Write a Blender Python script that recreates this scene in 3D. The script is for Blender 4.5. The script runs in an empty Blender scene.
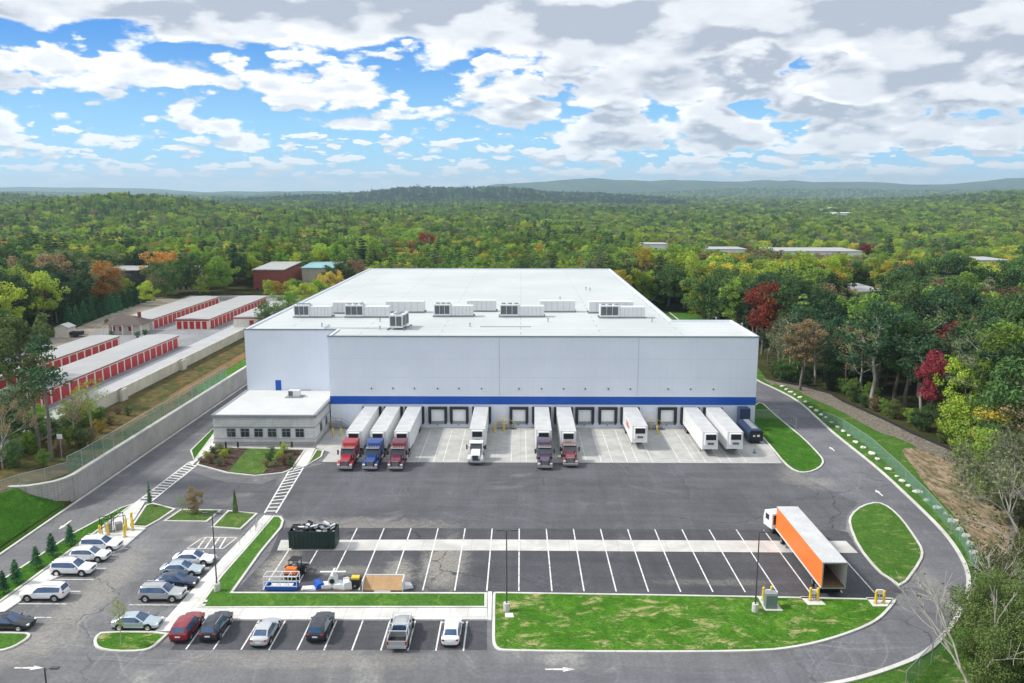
import bpy, bmesh, math, random
import numpy as np
from mathutils import Vector, Matrix
from mathutils.geometry import delaunay_2d_cdt
R = math.radians
random.seed(7)
S = bpy.context.scene
COL = S.collection

# ------------------------------------------------------------------ camera
F = 820.0; TH = math.atan(146.5 / F); CH = 42.5; YAW = math.atan(9 / F * math.cos(TH))
cd = bpy.data.cameras.new('camera'); cam = bpy.data.objects.new('camera', cd); COL.objects.link(cam)
cam.location = (0, 0, CH); cam.rotation_euler = (math.pi / 2 - TH, 0, YAW)
cd.sensor_width = 36; cd.lens = F * 36 / 1024; cd.clip_start = 0.5; cd.clip_end = 60000
S.camera = cam

# ------------------------------------------------------------------ node helper
class NT:
    def __init__(s, nt): s.nt = nt; s.n = nt.nodes; s.l = nt.links
    def new(s, t, **kw):
        n = s.n.new(t)
        for k, v in kw.items(): setattr(n, k, v)
        return n
    def put(s, sock, v):
        if v is None: return
        if isinstance(v, bpy.types.NodeSocket): s.l.new(v, sock)
        else:
            if isinstance(v, (tuple, list)) and len(v) == 3 and sock.type == 'RGBA': v = (*v, 1)
            sock.default_value = v
    def m(s, op, a, b=None, c=None, clamp=False):
        n = s.new('ShaderNodeMath', operation=op, use_clamp=clamp)
        for i, v in enumerate((a, b, c)):
            if v is not None: s.put(n.inputs[i], v)
        return n.outputs[0]
    def ramp(s, v, lo, hi, a=0.0, b=1.0):
        n = s.new('ShaderNodeMapRange', interpolation_type='SMOOTHSTEP')
        for i, x in enumerate((v, lo, hi, a, b)): s.put(n.inputs[i], x)
        return n.outputs[0]
    def mix(s, f, a, b, mode='MIX'):
        n = s.new('ShaderNodeMix', data_type='RGBA', blend_type=mode)
        s.put(n.inputs[0], f); s.put(n.inputs[6], a); s.put(n.inputs[7], b)
        return n.outputs[2]
    def noise(s, vec, scale, detail=4, rough=.55, dist=0.0, out=0, dim='3D'):
        n = s.new('ShaderNodeTexNoise', noise_dimensions=dim)
        if vec is not None: s.l.new(vec, n.inputs['Vector'])
        n.inputs['Scale'].default_value = scale; n.inputs['Detail'].default_value = detail
        n.inputs['Roughness'].default_value = rough; n.inputs['Distortion'].default_value = dist
        return n.outputs[out]
    def mapping(s, vec, scale=(1, 1, 1), loc=(0, 0, 0), rot=(0, 0, 0)):
        n = s.new('ShaderNodeMapping'); s.l.new(vec, n.inputs[0])
        n.inputs['Scale'].default_value = scale; n.inputs['Location'].default_value = loc
        n.inputs['Rotation'].default_value = rot
        return n.outputs[0]

# ------------------------------------------------------------------ world
SUN_EL, SUN_AZ = 44.0, -90.0      # azimuth clockwise from +Y
W = bpy.data.worlds.new('World'); S.world = W; W.use_nodes = True
W.cycles.sampling_method = 'MANUAL'; W.cycles.sample_map_resolution = 256
t = NT(W.node_tree); t.n.clear()
wo = t.new('ShaderNodeOutputWorld'); bg = t.new('ShaderNodeBackground'); t.l.new(bg.outputs[0], wo.inputs[0])
sky = t.new('ShaderNodeTexSky', sky_type='NISHITA'); sky.sun_disc = False
sky.sun_elevation = R(SUN_EL); sky.sun_rotation = R(SUN_AZ)
sky.air_density = 1.0; sky.dust_density = 0.3; sky.ozone_density = 3.0; sky.altitude = 100
tc = t.new('ShaderNodeTexCoord'); sx = t.new('ShaderNodeSeparateXYZ'); t.l.new(tc.outputs['Generated'], sx.inputs[0])
X, Y, Z = sx.outputs
zc = t.m('MAXIMUM', Z, 0.0)
az = t.m('ARCTAN2', X, Y)
CLK = 9.0
skyb = t.mix(t.ramp(Z, .02, .19), (.34 * CLK, .73 * CLK, 1.0 * CLK), (.05 * CLK, .28 * CLK, .76 * CLK))
skyb = t.mix(t.ramp(Z, .03, -.005), skyb, (.72 * CLK, .88 * CLK, .98 * CLK))
def vec(sx_, sy_, off, dz=0.0):
    c = t.new('ShaderNodeCombineXYZ'); t.put(c.inputs[0], t.m('MULTIPLY_ADD', az, sx_, off)); t.put(c.inputs[1], t.m('MULTIPLY_ADD', t.m('ADD', Z, dz), sy_, off * .37)); c.inputs[2].default_value = off * .71
    return c.outputs[0]
def puffs(v, detail, small=True):
    """heaped cloud: rounded cells broken up by finer noise"""
    n = t.noise(v, 1.1, detail, .60, 0); w = t.noise(v, 2.6, 5, .66, 0, 1)
    q = t.new('ShaderNodeVectorMath', operation='MULTIPLY_ADD'); t.l.new(w, q.inputs[0]); q.inputs[1].default_value = (.26, .26, 0); t.l.new(v, q.inputs[2])
    def vor(sc): 
        o = t.new('ShaderNodeTexVoronoi', feature='SMOOTH_F1'); t.l.new(q.outputs[0], o.inputs['Vector']); o.inputs['Scale'].default_value = sc; o.inputs['Smoothness'].default_value = .6; return o.outputs[0]
    d = t.m('SUBTRACT', t.m('MULTIPLY', n, 1.0), t.m('MULTIPLY', vor(1.7), .42))
    return t.m('SUBTRACT', d, t.m('MULTIPLY', vor(4.6), .17)) if small else d
out = skyb
def band(sx_, sy_, off, thr, dz, soft, dark, det=7):
    """one distance of clouds: thr is a socket or number; lower means more cloud"""
    global out
    d0 = puffs(vec(sx_, sy_, off), det); d1 = puffs(vec(sx_, sy_, off, dz), 3, False)
    e = t.m('SUBTRACT', d0, thr); mk = t.ramp(e, 0.0, soft); core = t.ramp(e, soft * .6, .21)
    rl = t.ramp(t.m('SUBTRACT', t.m('SUBTRACT', d0, d1), -.055), -.10, .11)
    fn = t.noise(vec(sx_, sy_, off + 3), 4.0, 5, .65, .3)
    sh = t.m('ADD', t.m('SUBTRACT', t.m('MULTIPLY_ADD', rl, .80, .50), t.m('MULTIPLY', core, dark)), t.m('MULTIPLY', t.m('SUBTRACT', fn, .5), .50), clamp=True)
    out = t.mix(mk, out, t.mix(sh, (.43 * CLK, .475 * CLK, .56 * CLK), (1.04 * CLK, 1.04 * CLK, 1.05 * CLK)))
right = t.ramp(az, -.12, .22)
# far: rows of small flat cumulus just over the horizon
band(20, 62, 5.1, t.m('ADD', t.m('SUBTRACT', .215, t.m('MULTIPLY', right, .06)), t.m('ADD', t.ramp(Z, .055, .10, 0, .4), t.ramp(Z, .012, .0, 0, .12))), .006, .05, .25, 5)
# middle distance
band(10.5, 25, 12.4, t.m('ADD', t.m('SUBTRACT', .185, t.m('MULTIPLY', right, .13)), t.m('ADD', t.ramp(Z, .15, .20, 0, .3), t.ramp(Z, .065, .02, 0, .45))), .018, .075, .60, 8)
# near: big heaps, and a closed deck along the top and to the right
band(5.4, 14.0, 21.7, t.m('ADD', t.m('SUBTRACT', .240, t.m('ADD', t.m('MULTIPLY', right, .14), t.ramp(Z, .150, .205, 0, .34))), t.ramp(Z, .12, .07, 0, .40)), .030, .085, .72, 8)
out = t.mix(t.ramp(Z, .045, -.004, 0, .75), out, (.90 * CLK, .99 * CLK, 1.04 * CLK))
t.put(bg.inputs[0], out); bg.inputs[1].default_value = 0.092
# high overhead and behind: the Nishita sky under the same broken cloud, with plainer clouds
bg2 = t.new('ShaderNodeBackground'); bg2.inputs[1].default_value = 0.10
cv2 = t.new('ShaderNodeCombineXYZ'); dz = t.m('ADD', zc, .22); t.put(cv2.inputs[0], t.m('DIVIDE', X, dz)); t.put(cv2.inputs[1], t.m('DIVIDE', Y, dz))
n2 = t.noise(cv2.outputs[0], 1.6, 3, .55)
t.put(bg2.inputs[0], t.mix(t.ramp(n2, .38, .50), sky.outputs[0], t.mix(t.ramp(n2, .5, .68), (.95 * CLK, .97 * CLK, 1.0 * CLK), (.50 * CLK, .54 * CLK, .62 * CLK))))
full = t.m('MULTIPLY', t.m('LESS_THAN', Z, .34), t.m('GREATER_THAN', Y, -.1)); mxs = t.new('ShaderNodeMixShader')
t.l.new(full, mxs.inputs[0]); t.l.new(bg2.outputs[0], mxs.inputs[1]); t.l.new(bg.outputs[0], mxs.inputs[2]); t.l.new(mxs.outputs[0], wo.inputs[0])

# ------------------------------------------------------------------ sun
sl = bpy.data.lights.new('sun', 'SUN'); so = bpy.data.objects.new('sun', sl); COL.objects.link(so)
sl.energy = 2.9; sl.angle = R(7); sl.color = (1.0, .95, .87)
sv = Vector((math.sin(R(SUN_AZ)) * math.cos(R(SUN_EL)), math.cos(R(SUN_AZ)) * math.cos(R(SUN_EL)), math.sin(R(SUN_EL))))
so.rotation_euler = sv.to_track_quat('Z', 'Y').to_euler()
S.view_settings.view_transform = 'Standard'; S.view_settings.look = 'None'
S.view_settings.exposure = 0.52; S.view_settings.gamma = 1
S.view_settings.use_curve_mapping = False
S.cycles.max_bounces = 4; S.cycles.diffuse_bounces = 3; S.cycles.transparent_max_bounces = 10; S.cycles.volume_bounces = 0

# ------------------------------------------------------------------ geometry helpers
def at(px, py, z=0.0):
    """a point of the traced plan: sight line of the survey photograph cut with the level z"""
    a = (px - 512) / F; b = -(py - 341.5) / F
    d = (a, math.cos(TH) + b * math.sin(TH), b * math.cos(TH) - math.sin(TH))
    c, s = math.cos(YAW), math.sin(YAW)
    d = (d[0] * c - d[1] * s, d[0] * s + d[1] * c, d[2]); k = (z - CH) / d[2]
    return (d[0] * k, d[1] * k)

def tag(o, label=None, cat=None, group=None, kind=None):
    if label: o['label'] = label
    if cat: o['category'] = cat
    if group: o['group'] = group
    if kind: o['kind'] = kind
    return o
def empty(name, loc=(0, 0, 0), rz=0.0, label=None, cat=None, group=None):
    o = bpy.data.objects.new(name, None); COL.objects.link(o); o.location = loc; o.rotation_euler = (0, 0, rz)
    o.empty_display_size = .3
    return tag(o, label, cat, group)
def link(name, me, mat=None, parent=None, kind=None):
    o = bpy.data.objects.new(name, me); COL.objects.link(o)
    if mat is not None: me.materials.append(mat)
    if parent: o.parent = parent
    if kind: o['kind'] = kind
    return o
class MB:
    def __init__(s): s.v = []; s.f = []
    def add(s, vs, fs):
        k = len(s.v); s.v += [tuple(x) for x in vs]; s.f += [tuple(i + k for i in f) for f in fs]; return s
    def box(s, x0, x1, y0, y1, z0, z1):
        vs = [(x, y, z) for z in (z0, z1) for x, y in ((x0, y0), (x1, y0), (x1, y1), (x0, y1))]
        return s.add(vs, [(3, 2, 1, 0), (4, 5, 6, 7), (0, 1, 5, 4), (1, 2, 6, 5), (2, 3, 7, 6), (3, 0, 4, 7)])
    def cbox(s, c, d, rz=0):
        cs, sn = math.cos(rz), math.sin(rz); vs = []
        for z in (-.5, .5):
            for x, y in ((-.5, -.5), (.5, -.5), (.5, .5), (-.5, .5)):
                X, Y = x * d[0], y * d[1]; vs.append((c[0] + X * cs - Y * sn, c[1] + X * sn + Y * cs, c[2] + z * d[2]))
        return s.add(vs, [(3, 2, 1, 0), (4, 5, 6, 7), (0, 1, 5, 4), (1, 2, 6, 5), (2, 3, 7, 6), (3, 0, 4, 7)])
    def prism(s, pts, a0, a1, axis='z'):
        """extrude polygon pts between a0 and a1 along axis; pts are the two other coordinates"""
        n = len(pts)
        def P(p, a): return {'z': (p[0], p[1], a), 'y': (p[0], a, p[1]), 'x': (a, p[0], p[1])}[axis]
        return s.add([P(p, a0) for p in pts] + [P(p, a1) for p in pts],
                     [tuple(range(n))[::-1], tuple(range(n, 2 * n))] + [(i, (i + 1) % n, n + (i + 1) % n, n + i) for i in range(n)])
    def tube(s, p, q, r0, r1=None, n=8, cap=True):
        r1 = r0 if r1 is None else r1; p = Vector(p); q = Vector(q); d = (q - p)
        if d.length < 1e-6: return s
        d.normalize(); a = d.orthogonal().normalized(); b = d.cross(a); vs = []
        for c, r in ((p, r0), (q, r1)):
            for i in range(n):
                w = 2 * math.pi * i / n; vs.append(c + a * (r * math.cos(w)) + b * (r * math.sin(w)))
        fs = [(i, (i + 1) % n, n + (i + 1) % n, n + i) for i in range(n)]
        if cap: fs += [tuple(range(n))[::-1], tuple(range(n, 2 * n))]
        return s.add(vs, fs)
    def bar(s, p, q, w, h):
        """rectangular bar from p to q"""
        p = Vector(p); q = Vector(q); d = (q - p).normalized(); u = Vector((0, 0, 1))
        if abs(d.z) > .95: u = Vector((0, 1, 0))
        a = d.cross(u).normalized(); b = a.cross(d); vs = []
        for c in (p, q):
            for i, j in ((-1, -1), (1, -1), (1, 1), (-1, 1)): vs.append(c + a * (i * w / 2) + b * (j * h / 2))
        return s.add(vs, [(3, 2, 1, 0), (4, 5, 6, 7), (0, 1, 5, 4), (1, 2, 6, 5), (2, 3, 7, 6), (3, 0, 4, 7)])
    def mesh(s, name='m', bevel=0, smooth=False):
        me = bpy.data.meshes.new(name); me.from_pydata(s.v, [], s.f)
        bm = bmesh.new(); bm.from_mesh(me)
        if bevel:
            bmesh.ops.bevel(bm, geom=[e for e in bm.edges], offset=bevel, segments=2, affect='EDGES', profile=.6, clamp_overlap=True)
        bmesh.ops.recalc_face_normals(bm, faces=bm.faces); bm.to_mesh(me); bm.free()
        if smooth:
            for p in me.polygons: p.use_smooth = True
        return me
    def build(s, name, mat, parent=None, bevel=0, smooth=False, kind=None):
        return link(name, s.mesh(name, bevel, smooth), mat, parent, kind)
def copy_tree(o, parent=None):
    c = o.copy(); COL.objects.link(c)
    if parent: c.parent = parent
    for ch in list(o.children): copy_tree(ch, c)
    return c
def smooth_poly(p, it=2, closed=True):
    for _ in range(it):
        q = []
        n = len(p)
        for i in range(n if closed else n - 1):
            a, b = p[i], p[(i + 1) % n]
            q.append((a[0] * .75 + b[0] * .25, a[1] * .75 + b[1] * .25)); q.append((a[0] * .25 + b[0] * .75, a[1] * .25 + b[1] * .75))
        if not closed: q = [p[0]] + q + [p[-1]]
        p = q
    return p
def area(p): return sum(p[i][0] * p[(i + 1) % len(p)][1] - p[(i + 1) % len(p)][0] * p[i][1] for i in range(len(p))) / 2
def inset(p, d):
    if area(p) < 0: p = p[::-1]
    out = []; n = len(p)
    for i in range(n):
        a = Vector(p[i - 1]); b = Vector(p[i]); c = Vector(p[(i + 1) % n])
        e1 = (b - a); e2 = (c - b)
        if e1.length < 1e-6 or e2.length < 1e-6: continue
        e1.normalize(); e2.normalize()
        n1 = Vector((-e1.y, e1.x)); n2 = Vector((-e2.y, e2.x)); m = n1 + n2
        if m.length < .2: m = n1
        m.normalize(); k = d / max(.5, m.dot(n1)); out.append((b.x + m.x * k, b.y + m.y * k))
    return out
def plate(name, pts, z, mat, thick=0.0, kind='structure', parent=None):
    """level sheet (or slab when thick) from a concave polygon"""
    me = bpy.data.meshes.new(name); bm = bmesh.new()
    if area(pts) < 0: pts = pts[::-1]
    cv, _, cf, *_r = delaunay_2d_cdt([Vector(p) for p in pts], [], [list(range(len(pts)))], 1, 1e-4)
    bv = [bm.verts.new((p.x, p.y, z)) for p in cv]; f = [bm.faces.new([bv[i] for i in q]) for q in cf]
    if thick:
        r = bmesh.ops.extrude_face_region(bm, geom=f)
        vs = [g for g in r['geom'] if isinstance(g, bmesh.types.BMVert)]
        bmesh.ops.translate(bm, verts=vs, vec=(0, 0, thick))
    if thick: bmesh.ops.recalc_face_normals(bm, faces=bm.faces)
    else:
        bm.normal_update()
        for q in bm.faces:
            if q.normal.z < 0: q.normal_flip()
    bm.to_mesh(me); bm.free()
    return link(name, me, mat, parent, kind)
def ring(name, pts, w, z0, z1, mat, kind='structure'):
    if area(pts) < 0: pts = pts[::-1]
    a = pts; b = inset(pts, w)
    if len(a) != len(b): a = inset(pts, 0.0); b = inset(a, w)
    n = len(a); mb = MB()
    vs = [(x, y, z0) for x, y in a] + [(x, y, z1) for x, y in a] + [(x, y, z1) for x, y in b] + [(x, y, z0) for x, y in b]
    fs = []
    for i in range(n):
        j = (i + 1) % n
        fs += [(i, j, n + j, n + i), (n + i, n + j, 2 * n + j, 2 * n + i), (2 * n + i, 2 * n + j, 3 * n + j, 3 * n + i)]
    mb.add(vs, fs); return mb.build(name, mat, kind=kind)
def ribbon(name, pts, w, z0, z1, mat, kind='structure'):
    """kerb or strip along an open line"""
    L = [];  n = len(pts)
    for i in range(n):
        a = Vector(pts[max(0, i - 1)]); b = Vector(pts[min(n - 1, i + 1)]); d = (b - a).normalized(); q = Vector((-d.y, d.x)) * (w / 2)
        L.append((pts[i][0] + q.x, pts[i][1] + q.y, pts[i][0] - q.x, pts[i][1] - q.y))
    vs = [];  fs = []
    for l in L: vs += [(l[0], l[1], z0), (l[0], l[1], z1), (l[2], l[3], z1), (l[2], l[3], z0)]
    for i in range(n - 1):
        for k in range(3): fs.append((4 * i + k, 4 * i + k + 1, 4 * i + 4 + k + 1, 4 * i + 4 + k))
    fs += [(0, 1, 2, 3), (4 * n - 4, 4 * n - 3, 4 * n - 2, 4 * n - 1)]
    return MB().add(vs, fs).build(name, mat, kind=kind)

# ------------------------------------------------------------------ materials
def pbr(name, col, rough=.6, metal=0.0, var=.12, scale=1.5, spec=.4, coat=0.0, bump=0.0, bscale=20, space='Object', streak=None, trans=0):
    """one base colour broken up by two noises"""
    m = bpy.data.materials.new(name); m.use_nodes = True; t = NT(m.node_tree); b = t.n['Principled BSDF']
    tc = t.new('ShaderNodeTexCoord'); v = tc.outputs[space]
    if space == 'World':
        pass
    if streak: v = t.mapping(v, streak)
    n1 = t.noise(v, scale, 5, .6); n2 = t.noise(v, scale * 7, 3, .6)
    f = t.m('ADD', t.m('MULTIPLY', n1, .65), t.m('MULTIPLY', n2, .35))
    lo = tuple(c * (1 - var) for c in col); hi = tuple(min(1, c * (1 + var)) for c in col)
    t.put(b.inputs['Base Color'], t.mix(t.ramp(f, .3, .7), lo, hi))
    b.inputs['Roughness'].default_value = rough; b.inputs['Metallic'].default_value = metal
    b.inputs['Specular IOR Level'].default_value = spec; b.inputs['Coat Weight'].default_value = coat
    if bump:
        bn = t.new('ShaderNodeBump'); bn.inputs['Strength'].default_value = bump; bn.inputs['Distance'].default_value = .05
        t.put(bn.inputs['Height'], t.noise(tc.outputs[space], bscale, 4, .6)); t.put(b.inputs['Normal'], bn.outputs[0])
    return m
def newmat(name):
    m = bpy.data.materials.new(name); m.use_nodes = True; t = NT(m.node_tree); b = t.n['Principled BSDF']
    tc = t.new('ShaderNodeTexCoord')
    return m, t, b, tc.outputs['Object']
def asphalt(name, base, dust=.5, spots=()):
    m, t, b, v = newmat(name)
    big = t.noise(v, .035, 5, .6, .6); mid = t.noise(v, .22, 5, .65, .4); fin = t.noise(v, 3.0, 4, .7)
    st = t.noise(t.mapping(v, (.04, .55, 1)), 1.0, 5, .65, .8)      # tyre-drag streaks along X
    st2 = t.noise(t.mapping(v, (.5, .05, 1), rot=(0, 0, .25)), 1.0, 4, .65, .6)
    f = t.m('ADD', t.m('ADD', t.m('MULTIPLY', big, .3), t.m('MULTIPLY', mid, .25)), t.m('ADD', t.m('MULTIPLY', st, .25), t.m('MULTIPLY', st2, .2)))
    c = t.mix(t.ramp(f, .38, .64), tuple(x * .74 for x in base), tuple(x * 1.32 for x in base))
    c = t.mix(t.m('MULTIPLY', t.ramp(t.noise(v, .06, 6, .68, 1.2), .56, .72), dust), c, (base[0] * 2.0 + .02, base[1] * 1.95 + .02, base[2] * 1.75 + .018))
    # dust tracked onto the surface in a few places
    for sx0, sy0, rx, ry, ro_, am in spots:
        q = t.mapping(v, (1, 1, 1), (-sx0, -sy0, 0)); q = t.mapping(q, (1 / rx, 1 / ry, 1), (0, 0, 0), (0, 0, ro_))
        ln = t.new('ShaderNodeVectorMath', operation='LENGTH'); t.l.new(q, ln.inputs[0]); dd = t.m('ADD', ln.outputs['Value'], t.m('MULTIPLY', t.m('SUBTRACT', t.noise(v, .35, 7, .75, 1.5), .5), 1.9))
        c = t.mix(t.m('MULTIPLY', t.ramp(dd, 1.1, .35), am), c, (.34, .32, .28))
    for ax, ay, fq in ((-14, 70, .30), (31, 131, .42), (-31, 112, .5)):
        q = t.mapping(v, (1, 1, 1), (-ax, -ay, 0)); ln = t.new('ShaderNodeVectorMath', operation='LENGTH'); t.l.new(q, ln.inputs[0])
        rr = t.noise(None, 1, 1); nn = t.n[-1]; nn.noise_dimensions = '1D'; nn.inputs['Detail'].default_value = 6; nn.inputs['Roughness'].default_value = .8; nn.inputs['Scale'].default_value = fq * 3
        t.put(nn.inputs['W'], t.m('ADD', ln.outputs['Value'], t.m('MULTIPLY', t.noise(v, .05, 2), 9.0)))
        am = t.m('MULTIPLY', t.ramp(rr, .56, .66), t.ramp(t.noise(v, .045, 3, .6), .5, .62)); c = t.mix(t.m('MULTIPLY', am, .38), c, tuple(x * 2.0 for x in base))
        am = t.m('MULTIPLY', t.ramp(rr, .42, .34), t.ramp(t.noise(t.mapping(v, (1, 1, 1), (40, 9, 0)), .05, 3, .6), .5, .62)); c = t.mix(t.m('MULTIPLY', am, .5), c, tuple(x * .55 for x in base))
    vc = t.new('ShaderNodeTexVoronoi', feature='DISTANCE_TO_EDGE'); t.l.new(t.mapping(v, (1, 1, 1)), vc.inputs['Vector']); vc.inputs['Scale'].default_value = .045
    wv = t.new('ShaderNodeVectorMath', operation='MULTIPLY_ADD'); t.l.new(t.noise(v, .25, 4, .6, 0, 1), wv.inputs[0]); wv.inputs[1].default_value = (5, 5, 0); t.l.new(v, wv.inputs[2]); t.l.new(wv.outputs[0], vc.inputs['Vector'])
    c = t.mix(t.m('MULTIPLY', t.m('LESS_THAN', vc.outputs['Distance'], .0028), t.m('MULTIPLY', t.ramp(t.noise(v, .04, 2), .48, .56), .7)), c, tuple(x * .35 for x in base))
    # fine light scuffs and dark drips
    sc = t.ramp(t.noise(t.mapping(v, (1.0, .25, 1), rot=(0, 0, .9)), 1.6, 6, .75, 2.0), .66, .74)
    c = t.mix(t.m('MULTIPLY', sc, .45), c, tuple(x * 2.3 for x in base))
    dk = t.ramp(t.noise(v, .5, 6, .7, 1.5), .62, .72); c = t.mix(t.m('MULTIPLY', dk, .4), c, tuple(x * .5 for x in base))
    c = t.mix(t.m('MULTIPLY', t.ramp(fin, .35, .65), .45), c, tuple(x * .55 for x in base))
    hair = t.ramp(t.noise(t.mapping(v, (.25, 2.2, 1), rot=(0, 0, .12)), 1.2, 7, .8, 1.0), .60, .74); c = t.mix(t.m('MULTIPLY', hair, .35), c, tuple(x * 1.9 for x in base))
    t.put(b.inputs['Base Color'], c); b.inputs['Roughness'].default_value = .85; b.inputs['Specular IOR Level'].default_value = .25
    bn = t.new('ShaderNodeBump'); bn.inputs['Strength'].default_value = .3; bn.inputs['Distance'].default_value = .03
    t.put(bn.inputs['Height'], fin); t.put(b.inputs['Normal'], bn.outputs[0])
    return m
def grass(name, a, bcol, dead=.3, deadc=(.42, .36, .20), pscale=.22):
    m, t, b, v = newmat(name)
    n = t.noise(v, .35, 5, .6, .5); f2 = t.noise(v, 4.5, 5, .75); f3 = t.noise(v, 16, 3, .8)
    c = t.mix(t.ramp(n, .35, .65), a, bcol)
    c = t.mix(t.ramp(f2, .35, .72), tuple(x * .6 for x in a), c)
    c = t.mix(t.m('MULTIPLY', t.ramp(f3, .45, .65), .45), c, tuple(min(1, x * 1.9) for x in bcol))
    wk = t.ramp(t.noise(v, 1.4, 6, .75, 1.0), .5, .68); c = t.mix(t.m('MULTIPLY', wk, .65), c, tuple(x * .45 for x in a)); c = t.mix(t.m('MULTIPLY', t.ramp(t.noise(t.mapping(v, (1, .6, 1), rot=(0, 0, .6)), .55, 6, .75, .8), .52, .66), .55), c, (bcol[0] * 1.7, bcol[1] * 1.25, bcol[2] * 1.4))
    d = t.ramp(t.noise(t.mapping(v, (.6, 1.0, 1)), pscale * 2.4, 9, .80, .5), .72 - dead * .32, .86 - dead * .32)
    c = t.mix(d, c, deadc)
    t.put(b.inputs['Base Color'], c); b.inputs['Roughness'].default_value = .95; b.inputs['Specular IOR Level'].default_value = .1
    bn = t.new('ShaderNodeBump'); bn.inputs['Strength'].default_value = .9; bn.inputs['Distance'].default_value = .12
    t.put(bn.inputs['Height'], f2); t.put(b.inputs['Normal'], bn.outputs[0])
    return m
def patchy(name, cols, scale=.5, bump=.8, dist=.15, streak=(1, 1, 1)):
    m, t, b, v = newmat(name); v2 = t.mapping(v, streak)
    c = cols[0]
    for i, cc in enumerate(cols[1:]):
        n = t.noise(t.mapping(v2, (1, 1, 1), (i * 13.7, i * 5.1, 0)), scale * (1 + .8 * i), 7, .68, .8)
        c = t.mix(t.ramp(n, .46, .60), c, cc)
    f = t.noise(v, 5, 5, .75); c = t.mix(t.m('MULTIPLY', t.ramp(f, .6, .35), .6), c, tuple(x * .4 for x in cols[0]))
    t.put(b.inputs['Base Color'], c); b.inputs['Roughness'].default_value = .95; b.inputs['Specular IOR Level'].default_value = .1
    bn = t.new('ShaderNodeBump'); bn.inputs['Strength'].default_value = bump; bn.inputs['Distance'].default_value = dist
    t.put(bn.inputs['Height'], f); t.put(b.inputs['Normal'], bn.outputs[0])
    return m
def concrete(name, base=(.50, .49, .46), joint=None, stain=.25):
    m, t, b, v = newmat(name)
    n = t.noise(v, .3, 6, .65, .5); f = t.noise(v, 4, 5, .7)
    c = t.mix(t.ramp(n, .32, .68), tuple(x * .82 for x in base), tuple(x * 1.1 for x in base))
    c = t.mix(t.m('MULTIPLY', f, stain), c, tuple(x * .62 for x in base))
    if joint:
        s = t.new('ShaderNodeSeparateXYZ'); t.l.new(v, s.inputs[0]); g = None
        for k, w in enumerate(joint):
            if not w: continue
            q = t.m('ABSOLUTE', t.m('SUBTRACT', t.m('FRACT', t.m('DIVIDE', s.outputs[k], w)), .5)); q = t.m('GREATER_THAN', q, .5 - .035 / w)
            g = q if g is None else t.m('MAXIMUM', g, q)
        c = t.mix(t.m('MULTIPLY', g, .45), c, tuple(x * .45 for x in base))
    t.put(b.inputs['Base Color'], c); b.inputs['Roughness'].default_value = .85; b.inputs['Specular IOR Level'].default_value = .25
    return m
M = {}
M['asphalt'] = asphalt('asphalt_worn', (.165, .166, .172), .95, [(-46, 82, 3.0, 14, .12, .6), (-50, 72, 8, 5, 0, .55), (-20, 69.5, 14, 1.8, 0, .4), (-38, 96.5, 6, 1.6, 0, .7)])
M['court'] = asphalt('asphalt_court', (.108, .111, .122), .8, [(-22, 101, 16, 3.0, .1, .55), (44, 121, 5, 7, -.4, .5), (-36, 120, 1.2, 4, .4, .5)])
M['stalls'] = asphalt('asphalt_dark', (.078, .081, .090), .75, [(-9, 90, 3.2, 9, .45, .8), (-14, 87, 2.2, 5, .2, .8), (-28, 88, 2.5, 7, .1, .9), (-20, 88, 5, 1.5, 0, .5), (22, 85.5, 9, 1.0, 0, .3)])
M['ring'] = asphalt('asphalt_ring_road', (.158, .161, .177), .5, [(46, 88, 1.2, 12, .3, .35), (43, 118, 6, 3, .3, .5)])
M['concrete'] = concrete('concrete_apron', (.46, .46, .44), (4.2, 4.6, None))
M['walk'] = concrete('concrete_walk', (.66, .65, .62), (1.8, 1.8, None), .15)
M['kerb'] = concrete('concrete_kerb', (.62, .61, .57), (3.0, None, None), .25)
M['slab'] = concrete('concrete_strip', (.56, .55, .52), (6, None, None), .2)
M['block'] = concrete('wall_block', (.44, .43, .40), (.9, .9, .4), .5)
M['cream'] = concrete('cream_concrete', (.60, .56, .46), (3, 3, None), .25)
M['lawn'] = grass('lawn_dark', (.035, .115, .010), (.065, .19, .018), .12)
M['lawn_near'] = grass('lawn_patchy', (.045, .14, .010), (.085, .24, .020), .66, (.40, .36, .17))
M['lawn_mid'] = grass('lawn_mid', (.05, .135, .018), (.09, .20, .03), .55, (.38, .33, .18))
M['lawn_bright'] = grass('lawn_bright', (.055, .15, .02), (.10, .235, .035), .25)
M['verge'] = grass('verge', (.06, .13, .025), (.12, .20, .045), .35, (.28, .25, .14))
M['brush'] = patchy('brush_ground', [(.075, .085, .028), (.13, .115, .05), (.05, .085, .022), (.20, .12, .05)], .18)
M['mulch'] = patchy('mulch', [(.085, .058, .042), (.13, .095, .07), (.05, .035, .03)], .8)
M['dirt'] = patchy('eroded_dirt', [(.36, .26, .17), (.24, .17, .11), (.45, .35, .25), (.10, .12, .05)], .35, streak=(1.6, .5, 1))
M['riprap'] = patchy('riprap', [(.33, .29, .24), (.46, .42, .36), (.16, .14, .10)], 1.4, 1.0, .4)
M['floor'] = patchy('forest_floor', [(.045, .040, .022), (.035, .05, .018), (.07, .055, .03)], .1)
M['gravel'] = patchy('gravel_lot', [(.34, .30, .24), (.28, .24, .20), (.40, .36, .30)], .25)
m, t, b, v = newmat('road_paint'); M['paint'] = m
wr = t.ramp(t.noise(v, 1.3, 7, .75, .6), .50, .66); t.put(b.inputs['Base Color'], t.mix(t.m('MULTIPLY', wr, .75), (.70, .70, .68), (.15, .15, .155))); b.inputs['Roughness'].default_value = .8
M['ypaint'] = pbr('yellow_paint', (.75, .52, .04), .5)
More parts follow.
